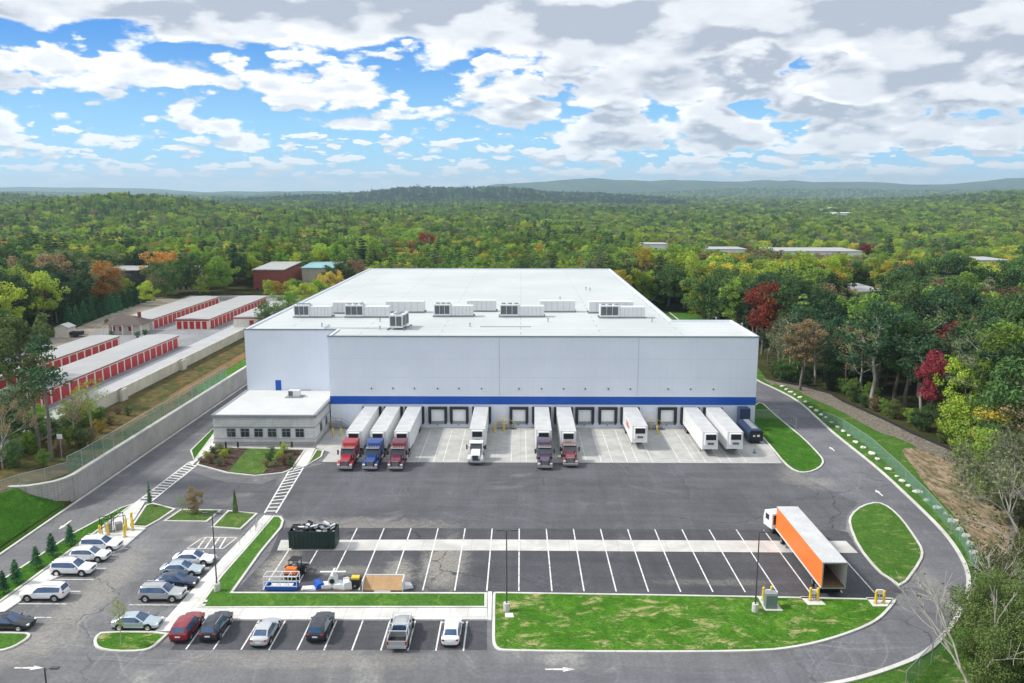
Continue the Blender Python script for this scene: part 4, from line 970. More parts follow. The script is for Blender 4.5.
carpx('sedan', M['p_white'], 452, 628.5, math.pi / 2, 'small white sedan at the right end of the front row')
# pickup with cap and rack
a = at(401, 629, .8); pk = empty('pickup_truck', (a[0], a[1], .012), math.pi / 2, 'silver pickup truck with a ladder rack and dark open bed in the front row', 'pickup truck', 'cars in the staff parking lot')
st = [(2.6, .42, .72, .80, .72, .64), (2.5, .34, .88, .96, .90, .80), (1.9, .32, 1.0, 1.08, .97, .86), (1.35, .32, 1.08, 1.14, .98, .86), (.75, .32, 1.12, 1.74, .98, .72), (.2, .32, 1.12, 1.82, .98, .72), (.1, .32, 1.12, 1.82, .98, .72), (-.75, .32, 1.12, 1.80, .98, .72), (-.95, .32, 1.12, 1.72, .98, .70), (-1.02, .32, 1.1, 1.14, .97, .86)]
b0, g0 = loft_car(st, (4, 6), (3,), (8,)); link('cab', b0, M['p_silver'], pk); link('window', g0, M['carglass'], pk)
mb = MB(); mb.box(-2.75, -1.02, -.97, -.88, .5, 1.14).box(-2.75, -1.02, .88, .97, .5, 1.14).box(-2.75, -1.02, -.88, .88, .5, .58); mb.build('bed', M['p_silver'], pk, .02)
MB().box(-2.80, -2.72, -.9, .9, .55, 1.12).build('tailgate', M['p_silver'], pk, .02); MB().box(-2.70, -1.1, -.87, .87, .581, .62).build('bed_liner', M['dark'], pk); MB().box(-2.95, -2.8, -.9, .9, .42, .58).build('rear_bumper', M['chrome'], pk)
rk = MB()
for xx in (-2.6, -1.2, .9):
    for s in (-1, 1): rk.tube((xx, s * .9, 1.1 if xx < 0 else 1.0), (xx, s * .9, 2.05), .035, n=6)
    rk.tube((xx, -.9, 2.05), (xx, .9, 2.05), .035, n=6)
for s in (-1, 1): rk.tube((-2.7, s * .9, 2.05), (1.4, s * .9, 2.05), .035, n=6)
rk.build('ladder_rack', M['whitemetal'], pk)
for xx in (1.75, -1.85):
    for s in (-1, 1): wheel(pk, xx, s * .9, .40, .26, s)
for s in (-1, 1):
    MB().cbox((-2.78, s * .86, .9), (.1, .16, .34)).build('taillight', M['redlamp'], pk); MB().cbox((2.48, s * .7, .8), (.2, .3, .18)).build('headlight', M['lampglass'], pk); MB().cbox((1.05, s * 1.08, 1.2), (.14, .24, .2)).build('mirror', M['dark'], pk)

# ---------------------------------------------------------------- semi trailers and tractors
TW = 1.30
def trailer_parts(o, L=16.2, side='trailer', reefer=True, side_left=None, skirts=True, openrear=False, roofm='trailer_roof', z0=1.22, h=4.1):
    if openrear:
        MB().box(0, L, TW - .05, TW, z0, h - .06).build('left_side_panel', M[side_left or side], o)
        MB().box(0, L, -TW, -TW + .05, z0, h - .06).build('right_side_panel', M['trailer'], o)
        MB().box(L - .05, L, -TW + .051, TW - .051, z0, h - .06).build('front_panel', M['trailer'], o)
        MB().box(.01, L - .06, -TW + .052, TW - .052, z0, z0 + .06).build('floor', M['wood'], o)
        fr = MB().box(-.04, .0, -TW, -TW + .12, z0 - .1, h).box(-.04, 0, TW - .12, TW, z0 - .1, h).box(-.04, 0, -TW + .121, TW - .121, h - .16, h).box(-.04, 0, -TW + .121, TW - .121, z0 - .1, z0 + .02); fr.build('rear_frame', M['steel'], o)
        ri = MB()
        for k in range(26): ri.box(.3 + k * .6, .36 + k * .6, -TW + .052, -TW + .07, z0 + .1, h - .12)
        ri.build('inner_rib', M['steel'], o)
    else:
        b = MB().box(0, L, -TW, TW, z0, h - .06); b.build('trailer_box', M[side], o, .03)
        s = MB()
        for k in range(1, 13):
            for q in (-1, 1): s.box(k * L / 13, k * L / 13 + .03, q * (TW + .004) - .004, q * (TW + .004) + .004, z0 + .1, h - .2)
        s.build('side_seam', M['rtu'], o)
    r = MB().box(-.02, L + .02, -TW - .01, TW + .01, h - .058, h); r.build('roof', M[roofm], o)
    q = MB()
    for k in range(1, 27): q.box(k * L / 27, k * L / 27 + .03, -TW + .05, TW - .05, h + .001, h + .012)
    q.build('roof_bow', M['rtu'], o)
    for q in (-TW - .012, TW + .012): MB().box(.1, L, q - .008, q + .008, z0 - .14, z0 + .06).build('side_rail', M['whitemetal'], o)
    MB().box(.3, L - .6, -.55, .55, z0 - .35, z0 - .01).build('chassis', M['dark'], o)
    for x in (1.6, 2.9):
        MB().tube((x, -1.0, .5), (x, 1.0, .5), .07, n=8).build('axle', M['dark'], o)
        for s in (-1, 1): wheel(o, x, s * 1.0, .5, .5, s)
    for s in (-1, 1):
        MB().box(L - 3.2, L - 3.0, s * .85 - .08, s * .85 + .08, .12, z0 - .01).box(L - 3.3, L - 2.9, s * .85 - .15, s * .85 + .15, .05, .12).build('landing_leg', M['steel'], o)
    if skirts:
        for s in (-1, 1): MB().box(4.2, L - 4.0, s * 1.2 - .02, s * 1.2 + .02, .45, z0 - .15).build('side_skirt', M['whitemetal'], o)
    if reefer:
        u = MB().box(L, L + .55, -.95, .95, 2.0, h - .12).build('refrigeration_unit', M['whitemetal'], o, .06)
        MB().box(L + .551, L + .58, -.82, .82, 2.95, h - .25).build('grille', M['dark'], u); MB().box(L + .551, L + .58, -.5, .5, 2.15, 2.5).build('lower_grille', M['grille'], u)
def tractor_parts(o, x0, col, sleeper=True, chrome=True, high=3.95):
    """conventional tractor whose rear frame starts at x0, nose towards +X"""
    c = M[col]
    MB().box(x0, x0 + 7.2, -.45, .45, .75, 1.0).build('frame', M['dark'], o)
    xs_ = x0 + 2.6
    if sleeper:
        MB().prism([(xs_, 1.0), (xs_ + 2.6, 1.0), (xs_ + 2.6, 3.0), (xs_ + 2.45, high - .35), (xs_ + 1.9, high), (xs_, high)], -1.2, 1.2, 'y').build('sleeper_cab', c, o, .09)
        MB().prism([(xs_ + 1.0, high - .20), (xs_ + 2.58, 3.1), (xs_ + 2.5, 3.4), (xs_ + 1.6, high + .04)], -.95, .95, 'y').build('roof_fairing', c, o, .05)
        xc = xs_ + 2.5
        for s in (-1, 1): MB().box(xs_ + .9, xs_ + 1.5, s * 1.205 - .01, s * 1.205 + .01, 2.2, 2.75).build('sleeper_window', M['glass'], o)
    else:
        xc = xs_ + .9
    MB().prism([(xc, .95), (xc + 1.75, .95), (xc + 1.75, 1.95), (xc + 1.15, 2.85), (xc + .9, 2.95), (xc, 3.0)], -1.12, 1.12, 'y').build('cab', c, o, .07)
    ws = MB(); A, B = Vector((xc + 1.80, 0, 2.02)), Vector((xc + 1.24, 0, 2.80)); nn = Vector((.78, 0, .55)).normalized() * .02
    ws.add([(A.x + nn.x, -1.0, A.z), (A.x + nn.x, 1.0, A.z), (B.x + nn.x, .92, B.z), (B.x + nn.x, -.92, B.z), (A.x - .05, -1.0, A.z), (A.x - .05, 1.0, A.z), (B.x - .05, .92, B.z), (B.x - .05, -.92, B.z)], [(0, 1, 2, 3), (7, 6, 5, 4), (0, 4, 5, 1), (1, 5, 6, 2), (2, 6, 7, 3), (3, 7, 4, 0)])
    ws.build('windshield', M['glass'], o)
    MB().box(xc + .95, xc + 1.55, -1.05, 1.05, 2.84, 2.97).build('sun_visor', M['chrome'] if chrome else c, o, .03)
    for s in (-1, 1):
        MB().prism([(xc + .25, 2.0), (xc + 1.45, 2.0), (xc + 1.0, 2.68), (xc + .25, 2.68)], s * 1.13 - .01, s * 1.13 + .01, 'y').build('side_window', M['glass'], o)
        MB().tube((xc + 1.4, s * 1.15, 2.3), (xc + 1.55, s * 1.5, 2.3), .03, n=6).cbox((xc + 1.57, s * 1.5, 2.3), (.16, .22, .75)).build('mirror', M['dark'], o)
        MB().tube((xc + .1, s * 1.0, .72), (xc - 1.6, s * 1.0, .72), .33, n=16).build('fuel_tank', M['chrome'], o)
        if sleeper: MB().tube((xs_ - .18, s * .95, 1.0), (xs_ - .18, s * .95, high + .1), .09, n=10).build('exhaust_stack', M['chrome'], o)
        MB().prism([(xc + 2.2, .7), (xc + 4.0, .7), (xc + 4.05, 1.15), (xc + 3.6, 1.35), (xc + 2.75, 1.38), (xc + 2.3, 1.1)], s * .78, s * 1.22, 'y').build('fender', c, o, .06)
        MB().cbox((xc + 4.02, s * .95, 1.05), (.16, .42, .26)).build('headlight', M['lampglass'], o, .04)
        wheel(o, xc + 3.1, s * 1.02, .52, .3, s)
        for x in (x0 + .6, x0 + 1.9): wheel(o, x, s * .98, .52, .55, s)
    MB().prism([(xc + 1.7, 1.0), (xc + 4.0, 1.0), (xc + 4.05, 1.62), (xc + 3.6, 1.82), (xc + 1.7, 2.06)], -.72, .72, 'y').build('hood', c, o, .10)
    MB().box(xc + 1.75, xc + 3.9, -.735, -.722, 1.42, 1.52).build('hood_stripe', M['chrome'], o); MB().box(xc + 1.75, xc + 3.9, .722, .735, 1.42, 1.52).build('hood_stripe', M['chrome'], o)
    for s in (-1, 1): MB().tube((xc + 2.0, s * .86, 1.5), (xc + 2.0, s * .86, 1.95), .13, n=12).build('air_cleaner', M['chrome'], o)
    for k in range(5): MB().cbox((xc + .75, -.8 + k * .4, 3.02), (.16, .12, .08)).build('marker_lamp', M['ypaint'], o)
    g_ = MB().box(xc + 4.02, xc + 4.10, -.48, .48, .85, 1.68).build('grille', M['chrome'] if chrome else M['grille'], o, .02)
    s_ = MB()
    for k in range(7): s_.box(xc + 4.101, xc + 4.12, -.42 + k * .13, -.37 + k * .13, .92, 1.6)
    s_.build('grille_slot', M['dark'], g_)
    MB().box(xc + 3.95, xc + 4.22, -1.2, 1.2, .42, .80).build('front_bumper', M['chrome'], o, .05); MB().box(xc - .1, xc + 1.7, -1.14, 1.14, .55, .95).build('side_step', M['dark'], o)
    return xc + 4.2
YD = 146.5
def dock_trailer(i, label, xoff=0, L=16.2, **kw):
    o = empty('semi_trailer', (DX[i] + xoff, YD, .014), -math.pi / 2, label, 'trailer'); trailer_parts(o, L, **kw); return o
def dock_truck(i, col, label, L=16.2, sleeper=True, chrome=True, skirts=True, high=3.5):
    o = empty('semi_truck', (DX[i], YD, .014), -math.pi / 2, label, 'truck'); trailer_parts(o, L, skirts=skirts); tractor_parts(o, L - 1.1, col, sleeper, chrome, high); return o
dock_truck(0, 'p_truckred', 'semi truck with a bright red tractor, leftmost of the docked trucks')
dock_truck(1, 'p_truckblue', 'semi truck with a deep blue tractor between the red and maroon ones', L=16.2)
dock_truck(2, 'p_maroon', 'semi truck with a maroon tractor and a chrome nose, third from the left', L=16.2)
dock_truck(5, 'p_white', 'semi truck with an all white day cab backed to the dock between empty doors', L=14.8, sleeper=False, chrome=False, skirts=False)
dock_truck(7, 'p_plum', 'semi truck with a dark plum tractor, its trailer roof stained grey', L=15.4)
dock_truck(8, 'p_wine', 'semi truck with a wine red day cab and a white trailer nose above it', L=15.8, sleeper=False)
dock_trailer(11, 'white refrigerated trailer without a tractor, alone left of the right dock gap', L=12.6, skirts=False)
dock_trailer(13, 'white trailer with a grey lattice nose unit, left of the two parked side by side', skirts=False)
dock_trailer(14, 'white trailer with a rounded nose and two black grilles, beside the navy compactor', L=16.0, skirts=False)
for o, k in ((bpy.data.objects['semi_trailer'], 0),):
    MB().box(5.2, 7.6, -TW - .03, -TW - .012, 2.3, 3.2).box(8.0, 9.0, -TW - .03, -TW - .012, 2.5, 3.0).build('side_graphic', pbr('faded_red_graphic', (.55, .16, .10), .5, var=.3), o)
# orange trailer with yard tractor
ox = (at(822.5, 562, 4.1)[0] + at(847, 562, 4.1)[0]) / 2
o = empty('semi_truck', (ox, 81.9, .012), math.pi / 2, 'orange sided trailer standing open at the back, with a small white tractor', 'truck')
trailer_parts(o, 15.9, side_left='orange', reefer=False, skirts=False, openrear=True)
# small white yard tractor cab, turned slightly left
yt = MB().prism([(-.1, 1.0), (1.85, 1.0), (1.95, 2.0), (1.7, 3.0), (-.1, 3.05)], -.9, .9, 'y').build('cab', M['p_white'], o, .08)
yt.location = (16.3, .95, 0); yt.rotation_euler = (0, 0, R(14))
for s in (-1, 1): MB().box(.55, 1.35, s * .91 - .01, s * .91 + .01, 2.0, 2.7).build('side_window', M['glass'], yt)
MB().box(1.93, 1.97, -.75, .75, 2.05, 2.8).build('windshield', M['glass'], yt); MB().box(-.14, -.105, -.7, .7, 1.6, 2.8).build('rear_window', M['glass'], yt)
MB().box(12.5, 18.9, -.4, .4, .7, 1.0).build('frame', M['dark'], o); MB().box(18.3, 18.6, -.4, 1.8, .45, .95).build('front_bumper', M['dark'], o, .04)
for x, y in ((17.3, 1.15), (17.3, -.9), (14.0, 1.0), (14.0, -1.0)): wheel(o, x, y, .50, .4, 1 if y > 0 else -1)
# trash compactor
cx_ = at(740, 407, 4.0)[0]
o = empty('trash_compactor', (cx_ + .3, YF - .4, .014), -math.pi / 2, 'dark navy trash compactor container at the right end of the docks', 'compactor')
MB().box(0, 1.9, -.95, .95, .2, 4.3).build('chute', M['navy'], o, .05)
MB().prism([(-1.2, .45), (1.2, .45), (1.25, 1.9), (.9, 2.45), (-.9, 2.45), (-1.25, 1.9)], 2.0, 9.3, 'x').build('container', M['navy'], o, .05)
r = MB()
for k in range(8): r.prism([(-1.3, .45), (-1.26, .45), (-1.29, 1.88), (-1.33, 1.9)], 2.4 + k * .9, 2.5 + k * .9, 'x').prism([(1.26, .45), (1.3, .45), (1.33, 1.9), (1.29, 1.88)], 2.4 + k * .9, 2.5 + k * .9, 'x')
r.build('side_rib', M['navy'], o); MB().box(2.5, 8.5, -.5, .5, 2.46, 2.54).build('top_plate', M['trim'], o)
MB().box(9.301, 9.4, -1.1, 1.1, .5, 2.2).build('rear_door', M['dark'], o); MB().box(9.401, 9.45, -.55, -.2, 1.3, 1.6).box(9.401, 9.45, .15, .6, 1.3, 1.65).build('placard', M['whitemetal'], o); MB().box(0.2, 9.2, -.7, -.5, .05, .44).box(.2, 9.2, .5, .7, .05, .44).build('skid_rail', M['dark'], o)
a = at(756, 421.5, 1); 
o = empty('traffic_cone', (*at(754.5, 453), .014), label='small dark cone standing alone on the right end of the apron', cat='cone'); MB().tube((0, 0, .05), (0, 0, .75), .2, .05, n=10).build('cone', M['trim'], o); MB().box(-.28, .28, -.28, .28, 0, .05).build('base', M['dark'], o)

# ---------------------------------------------------------------- yard clutter
a = at(289, 550); b_ = at(335.5, 550)
o = empty('dumpster', (a[0], a[1], .03), label='dark green open top dumpster heaped with scrap', cat='dumpster'); L = b_[0] - a[0]
mb = MB().box(0, L, 0, .08, .2, 2.35).box(0, L, 2.3, 2.38, .2, 2.35).box(0, .08, .081, 2.299, .2, 2.35).box(L - .08, L, .081, 2.299, .2, 2.35).box(.081, L - .081, .081, 2.299, .2, .3); mb.build('bin', M['green_steel'], o)
r = MB()
for k in range(11): r.box(.15 + k * (L - .3) / 10.5, .25 + k * (L - .3) / 10.5, -.09, -.003, .25, 2.2)
r.box(-.04, L + .04, -.1, -.092, 2.2, 2.35); r.build('rib', M['green_steel'], o)
MB().tube((.4, .3, .1), (.4, 2.0, .1), .1, n=8).tube((L - .4, .3, .1), (L - .4, 2.0, .1), .1, n=8).build('roller', M['dark'], o)
random.seed(3); jk = {'whitemetal': MB(), 'trim': MB(), 'dark': MB(), 'rtu': MB()}; JW = ['whitemetal', 'trim', 'trim', 'dark', 'dark', 'dark', 'rtu']
for k in range(70):
    m_ = jk[random.choice(JW)]; p = Vector((random.uniform(.4, L - .4), random.uniform(.3, 2.1), random.uniform(1.9, 2.65))); q = p + Vector((random.uniform(-1.1, 1.1), random.uniform(-.7, .7), random.uniform(-.2, .35)))
    q.x = min(L - .15, max(.15, q.x)); q.y = min(2.2, max(.15, q.y)); m_.bar(p, q, random.uniform(.08, .45), random.uniform(.03, .2))
for k_, m_ in jk.items(): tag(m_.build('scrap_pile', M[k_]), {'whitemetal': 'white sheet scrap heaped in the dark green dumpster', 'trim': 'grey scrap heaped in the dark green dumpster', 'dark': 'black scrap bags and pipes in the dark green dumpster', 'rtu': 'pale grey scrap panels in the dark green dumpster'}[k_], 'scrap', kind='stuff').location = (a[0], a[1], .03)
# loader
a = at(296, 576); o = empty('skid_loader', (a[0], a[1], .02), R(80), 'small black and orange skid loader between the dumpster and the white racks', 'loader')
MB().prism([(-1.3, .4), (1.1, .4), (1.2, .9), (.4, 1.1), (-1.3, 1.3)], -.6, .6, 'y').build('body', M['dark'], o, .06)
MB().prism([(-1.35, .8), (-.7, .8), (-.7, 1.5), (-1.3, 1.5)], -.62, .62, 'y').build('engine_cover', M['orange'], o, .06)
cb = MB()
for x, y in ((-.6, -.5), (.5, -.5), (.5, .5), (-.6, .5)): cb.tube((x, y, .9), (x * .9, y, 2.05), .05, n=6)
cb.box(-.65, .6, -.58, .58, 2.05, 2.12); cb.build('roll_cage', M['dark'], o); MB().box(-.35, .1, -.3, .3, 1.0, 1.45).build('seat', M['trim'], o, .04)
for s in (-1, 1): MB().bar((-1.1, s * .72, 1.5), (1.5, s * .72, .8), .1, .18).build('lift_arm', M['dark'], o)
MB().prism([(1.5, .1), (2.2, .1), (2.25, .2), (1.7, .9), (1.5, .9)], -.85, .85, 'y').build('bucket', M['trim'], o, .02)
for x in (-.8, .7):
    for s in (-1, 1): wheel(o, x, s * .72, .4, .28, s)
# racks, cradles
a = at(264, 592); o = empty('steel_rack', (a[0], a[1], .02), label='white tubular rack standing on a blue frame by the lawn edge', cat='rack'); w = at(297, 592)[0] - a[0]
mb = MB()
for y in (0, 1.3):
    for x in np.linspace(0, w, 5): mb.tube((x, y, .6), (x, y, 1.75), .05, n=6)
    for z in (.65, 1.2, 1.75): mb.tube((0, y, z), (w, y, z), .05, n=6)
for x in np.linspace(0, w, 5): mb.tube((x, 0, 1.75), (x, 1.3, 1.75), .04, n=6)
mb.build('rail_frame', M['whitemetal'], o); MB().box(.1, w - .1, 0, 1.3, .15, .28).box(.1, w - .1, 0, .12, .28, .6).box(.1, w - .1, 1.18, 1.3, .28, .6).box(.1, .25, .13, 1.17, .28, .6).build('base_frame', M['p_truckblue'] if False else M['blue'], o); MB().box(.6, w - .6, .14, 1.1, .281, .5).build('load', M['rtu'], o)
a = at(301, 591); o = empty('sheet_stack', (a[0], a[1], .02), label='low stack of white sheets just right of the blue based rack', cat='panels'); MB().box(0, 1.6, .0, .9, .0, .14).cbox((.8, .4, .19), (1.5, .8, .08), .2).build('panel_stack', M['whitemetal'], o)
a = at(332, 590); o = empty('wrapped_machine', (a[0], a[1], .02), label='pale wrapped machine on a cross shaped stand among white and blue sheeting', cat='machine')
MB().prism([(-.5, .0), (.5, .0), (.45, 1.1), (.2, 1.5), (-.2, 1.5), (-.45, 1.1)], .2, 1.2, 'y').build('body', M['rtu'], o, .08); MB().bar((-1.4, .7, 1.75), (1.4, .8, 1.75), .25, .08).bar((0, -.2, 1.72), (0, 1.7, 1.72), .2, .08).tube((0, .7, 1.4), (0, .7, 1.75), .12, n=8).build('arm', M['whitemetal'], o); MB().tube((0, .19, .9), (0, .12, .9), .28, n=12).build('hatch', M['dark'], o)
for (px, dx, dy, h, m_, lab, rz) in ((319, 1.0, 1.3, .8, 'blue', 'blue covered pallet at the left of the pale wrapped machine', .5), (326, 1.3, 1.0, .6, 'whitemetal', 'white bagged bundle in front of the pale wrapped machine', .1), (341, 1.5, 1.2, .7, 'whitemetal', 'white sheeted bundle right of the pale wrapped machine', -.2), (347, 1.0, 1.4, 1.0, 'rtu', 'grey panel bundle beside the black and yellow generator', .3)):
    a = at(px, 588); o = empty('wrapped_pallet', (a[0], a[1], .02), rz, lab, 'pallet')
    me = MB().prism([(-dx / 2, .12), (dx / 2, .12), (dx / 2 * .9, h * .8), (dx * .2, h), (-dx * .35, h * .9)], -dy / 2, dy / 2, 'y').build('load', M[m_], o, .06); MB().box(-dx / 2, dx / 2, -dy / 2, dy / 2, 0, .119).build('pallet', M['ply'], o)
a = at(355, 588); o = empty('generator', (a[0], a[1], .02), label='small black generator with a yellow top next to the plywood skip', cat='generator')
MB().box(-.6, .6, 0, .9, .2, .9).build('frame', M['dark'], o, .05); MB().box(-.45, .45, .1, .8, .9, 1.15).build('fuel_tank', M['ypaint'], o, .05)
for s in (-1, 1): wheel(o, 0, .45 + s * .55, .22, .14, s)
a = at(362, 592); b_ = at(403, 592); w = b_[0] - a[0]; o = empty('open_skip', (a[0], a[1], .02), label='low white sided skip lined with plywood at the lawn edge', cat='skip')
MB().box(0, w, 1.6, 1.7, 0, 1.25).box(0, .1, .0, 1.599, 0, 1.2).box(w - .1, w, 0, 1.599, 0, 1.2).build('side_panel', M['whitemetal'], o); MB().prism([(.05, .1), (1.59, .35), (1.59, 1.1), (1.5, 1.15), (.05, .2)], .12, w - .12, 'x').build('plywood_sheet', M['ply'], o); MB().box(w * .3, w * .7, -.12, -.003, .0, .15).build('lip', M['whitemetal'], o)
a = at(407, 588); o = empty('sheet_bundle', (a[0], a[1], .02), R(20), 'crumpled white sheet bundle at the right end of the plywood skip', 'bundle'); MB().prism([(-.7, 0), (.7, 0), (.5, .4), (-.2, .55)], -.4, .5, 'y').build('load', M['whitemetal'], o, .08)

# ---------------------------------------------------------------- lamp posts
def lamp(x, y, h, label, heads=1, rz=0.0, sc=1):
    o = empty('street_lamp', (x, y, 0), rz, label, 'lamp post'); MB().tube((0, 0, .1), (0, 0, .95), .34, n=16).build('concrete_base', M['kerb'], o)
    MB().tube((0, 0, .95), (0, 0, h), .085, .055, n=10).build('pole', M['lampost'], o)
    for s in ([1] if heads == 1 else [1, -1]):
        MB().tube((0, 0, h - .1), (s * .5, 0, h), .04, n=6).build('arm', M['lampost'], o); MB().cbox((s * .75, 0, h + .02), (.62, .30, .12)).build('lamp_head', M['lampost'], o, .03)
    return o
lamp(-1.4, 78.8, 8.9, 'tall dark lamp post on the lawn below the middle of the truck bays', 2)
lamp(-33.0, 82.8, 9.0, 'tall dark lamp post between the car rows on the strip by the walkway', 2)
lamp(24.3, 78.9, 8.8, 'tall dark lamp post beside the electrical pads on the right lawn', 1)
a = at(44.5, 668, 9.0); lamp(a[0], a[1], 9.0, 'lamp post rising into view at the bottom left corner', 1, 0)
for (px, py), lab in (((486.5, 643 - 6), 'small pale utility box lid on the lawn by the middle lamp post'),): pass
def padbox(pts, name, label, z=.15):
    w = P(*pts); o = plate(name, w, .0, M['walk'], z); del o['kind']; return tag(o, label, 'concrete pad')
padbox([(758, 598.5), (772, 598.5), (783, 612), (765, 612)], 'concrete_pad', 'concrete pad with a grey-green transformer, leftmost of the three on the lawn')
padbox([(800, 597.5), (817, 598), (826, 606), (808, 606)], 'concrete_pad', 'concrete pad with two bollards behind the orange trailer')
padbox([(866, 598.5), (893, 599), (887, 607.5), (873, 607.5)], 'concrete_pad', 'concrete pad with two bollards in the far right corner of the lawn')
for px, py, lab in ((763, 601, 'left yellow bollard of the pair by the transformer'), (771, 600, 'right yellow bollard of the pair by the transformer'), (810, 601.5, 'left yellow bollard of the pair behind the orange trailer'), (817.5, 601.5, 'right yellow bollard of the pair behind the orange trailer'), (875.5, 604.5, 'left yellow bollard of the pair at the right end of the truck bays'), (883.5, 604.5, 'right yellow bollard of the pair at the right end of the truck bays')):
    a = at(px, py); bollard(a[0], a[1], lab, None, .15, 1.2)
a = at(771.5, 609, .15); o = empty('transformer_cabinet', (a[0], a[1], .15), label='grey green transformer cabinet on the leftmost concrete pad', cat='cabinet'); MB().box(-.6, .6, 0, .9, 0, 1.5).build('cabinet', pbr('cabinet_green', (.16, .22, .20), .5), o, .04); MB().box(-.62, .62, .1, 1.0, 1.5, 1.6).build('lid', M['trim'], o)
for px, lab in ((813.7, 'electric pedestal between the bollards behind the orange trailer'), (879.5, 'electric pedestal between the bollards at the right end'), (767, 'electric pedestal between the bollards by the transformer')):
    a = at(px, 601); o = empty('power_pedestal', (a[0], a[1], .15), label=lab, cat='pedestal'); MB().box(-.35, .35, 0, .2, .6, 1.1).build('box', M['whitemetal'], o, .02); MB().box(-.05, .05, .05, .15, 0, .6).build('post', M['steel'], o)
padbox([(505, 614), (513, 614), (514, 618.5), (505, 618.5)], 'access_cover', 'pale utility lid in the lawn beside the middle lamp post', .14)
padbox([(201, 601), (208, 601), (207, 603), (199, 603)], 'access_cover', 'upper pale utility lid in the grass strip by the walkway', .14)
padbox([(198.5, 605), (206, 605), (205, 607), (196.5, 607)], 'access_cover', 'lower pale utility lid in the grass strip by the walkway', .14)
# charging corner by the left row
for px, py, lab in ((100.5, 538, 'faded yellow bollard at the far left of the charging corner'), (108, 536, 'faded yellow bollard second from the left in the charging corner'), (125, 538, 'bright yellow bollard near the white suv in the charging corner'), (126.5, 531, 'bright yellow bollard behind the two dark cabinets'), (133, 531, 'bright yellow bollard by the small green island'), (132, 525, 'rearmost yellow bollard of the charging corner')):
    a = at(px, py); bollard(a[0], a[1], lab, None, .155, 1.3)
a = at(114.5, 533); o = empty('bike_shelter', (a[0], a[1], .155), R(38), 'dark metal frame shelter with cabinets at the head of the left row', 'shelter')
mb = MB()
for x in (-1.4, 0, 1.4): 
    for y in (0, 1.2): mb.tube((x, y, 0), (x, y, 1.9), .05, n=6)
mb.tube((-1.4, 0, 1.9), (1.4, 0, 1.9), .05, n=6).tube((-1.4, 1.2, 1.9), (1.4, 1.2, 1.9), .05, n=6); mb.build('frame', M['dark'], o); MB().box(-.9, -.2, .2, 1.0, 0, 1.2).box(.3, 1.1, .2, 1.0, 0, .9).build('cabinet', M['trim'], o)
# hand rails on the walkway
for pts, lab in (([(255.5, 528), (240, 546)], 'thin pipe handrail on the left side of the concrete ramp'), ([(258, 524), (256, 532)], 'short pipe handrail across the top of the concrete ramp')):
    A = at(*pts[0]); B = at(*pts[1]); o = empty('handrail', (A[0], A[1], .15), label=lab, cat='railing'); d = (B[0] - A[0], B[1] - A[1]); mb = MB()
    for k in range(4): mb.tube((d[0] * k / 3, d[1] * k / 3, 0), (d[0] * k / 3, d[1] * k / 3, 1.0), .035, n=6)
    mb.tube((0, 0, 1.0), (*d, 1.0), .035, n=6).tube((0, 0, .55), (*d, .55), .03, n=6); mb.build('rail', M['steel'], o)
for px, py, lab in ((110, 520, 'thin grey sign post at the edge of the left access road'), (118, 514, 'second thin grey sign post beside the left access road, nearer the crosswalk')):
    a = at(px, py); o = empty('sign_post', (a[0], a[1], .1), label=lab, cat='sign'); MB().tube((0, 0, 0), (0, 0, 2.2), .05, n=6).build('post', M['steel'], o); MB().cbox((0, 0, 2.2), (.06, .45, .6), R(70)).build('back_plate', M['steel'], o)
a = at(62, 459, 3.8); o = empty('sign_post', (a[0], a[1], 3.7), label='small blank white board on a post in the brush behind the long wall', cat='sign'); MB().tube((0, 0, 0), (0, 0, 3.6), .06, n=6).build('post', M['steel'], o); MB().cbox((0, -.08, 3.6), (.8, .06, .7)).build('board', M['whitemetal'], o)
# boulders along ring road
bz = [(778, 387), (782, 390.3), (786.3, 392.6), (790.3, 395.3), (795.6, 398.2), (800.8, 402.7), (805.8, 407.9), (811, 411.5), (816.2, 415.6), (820.7, 418.4), (826.3, 423.2), (832, 428), (837.6, 432), (843.2, 436.5), (850.2, 443), (857.3, 448.6), (865.8, 454.4), (871.4, 460.2), (882.4, 470), (890.5, 477.5), (895.3, 482), (902, 487), (911.3, 493), (920, 501.7), (930, 509), (938.8, 515), (945.4, 522.5), (952.6, 531), (960.3, 539), (964, 547), (968, 556)]
def rock(r, seed):
    rnd = random.Random(seed); bm = bmesh.new(); bmesh.ops.create_icosphere(bm, subdivisions=2, radius=r)
    k = [rnd.uniform(.8, 1.35), rnd.uniform(.7, 1.1), rnd.uniform(.45, .7)]
    for v_ in bm.verts:
        f = 1 + .28 * math.sin(v_.co.x * 4 / r + seed) * math.cos(v_.co.y * 3 / r + seed * 2); v_.co = Vector((v_.co.x * k[0] * f, v_.co.y * k[1] * f, v_.co.z * k[2] * f))
    m_ = bpy.data.meshes.new('boulder'); bm.to_mesh(m_); bm.free(); m_.materials.append(M['stone']); return m_
rocks = [rock(.55, s) for s in range(4)]
for i, (px, py) in enumerate(bz):
    a = at(px, py); o = bpy.data.objects.new('boulder', rocks[i % 4]); COL.objects.link(o)
    c0 = (a[0] + 1.1 * (1 if a[1] > 88 else .9), a[1] + (.3 if a[1] > 100 else .8), .1); o.location = c0; o.rotation_euler = (0, 0, i * 1.7); o.scale = (random.uniform(.6, 1.0),) * 3
    tag(o, 'pale guard boulder in the line along the outer kerb of the ring road', 'boulder', 'pale boulders lining the ring road kerb')

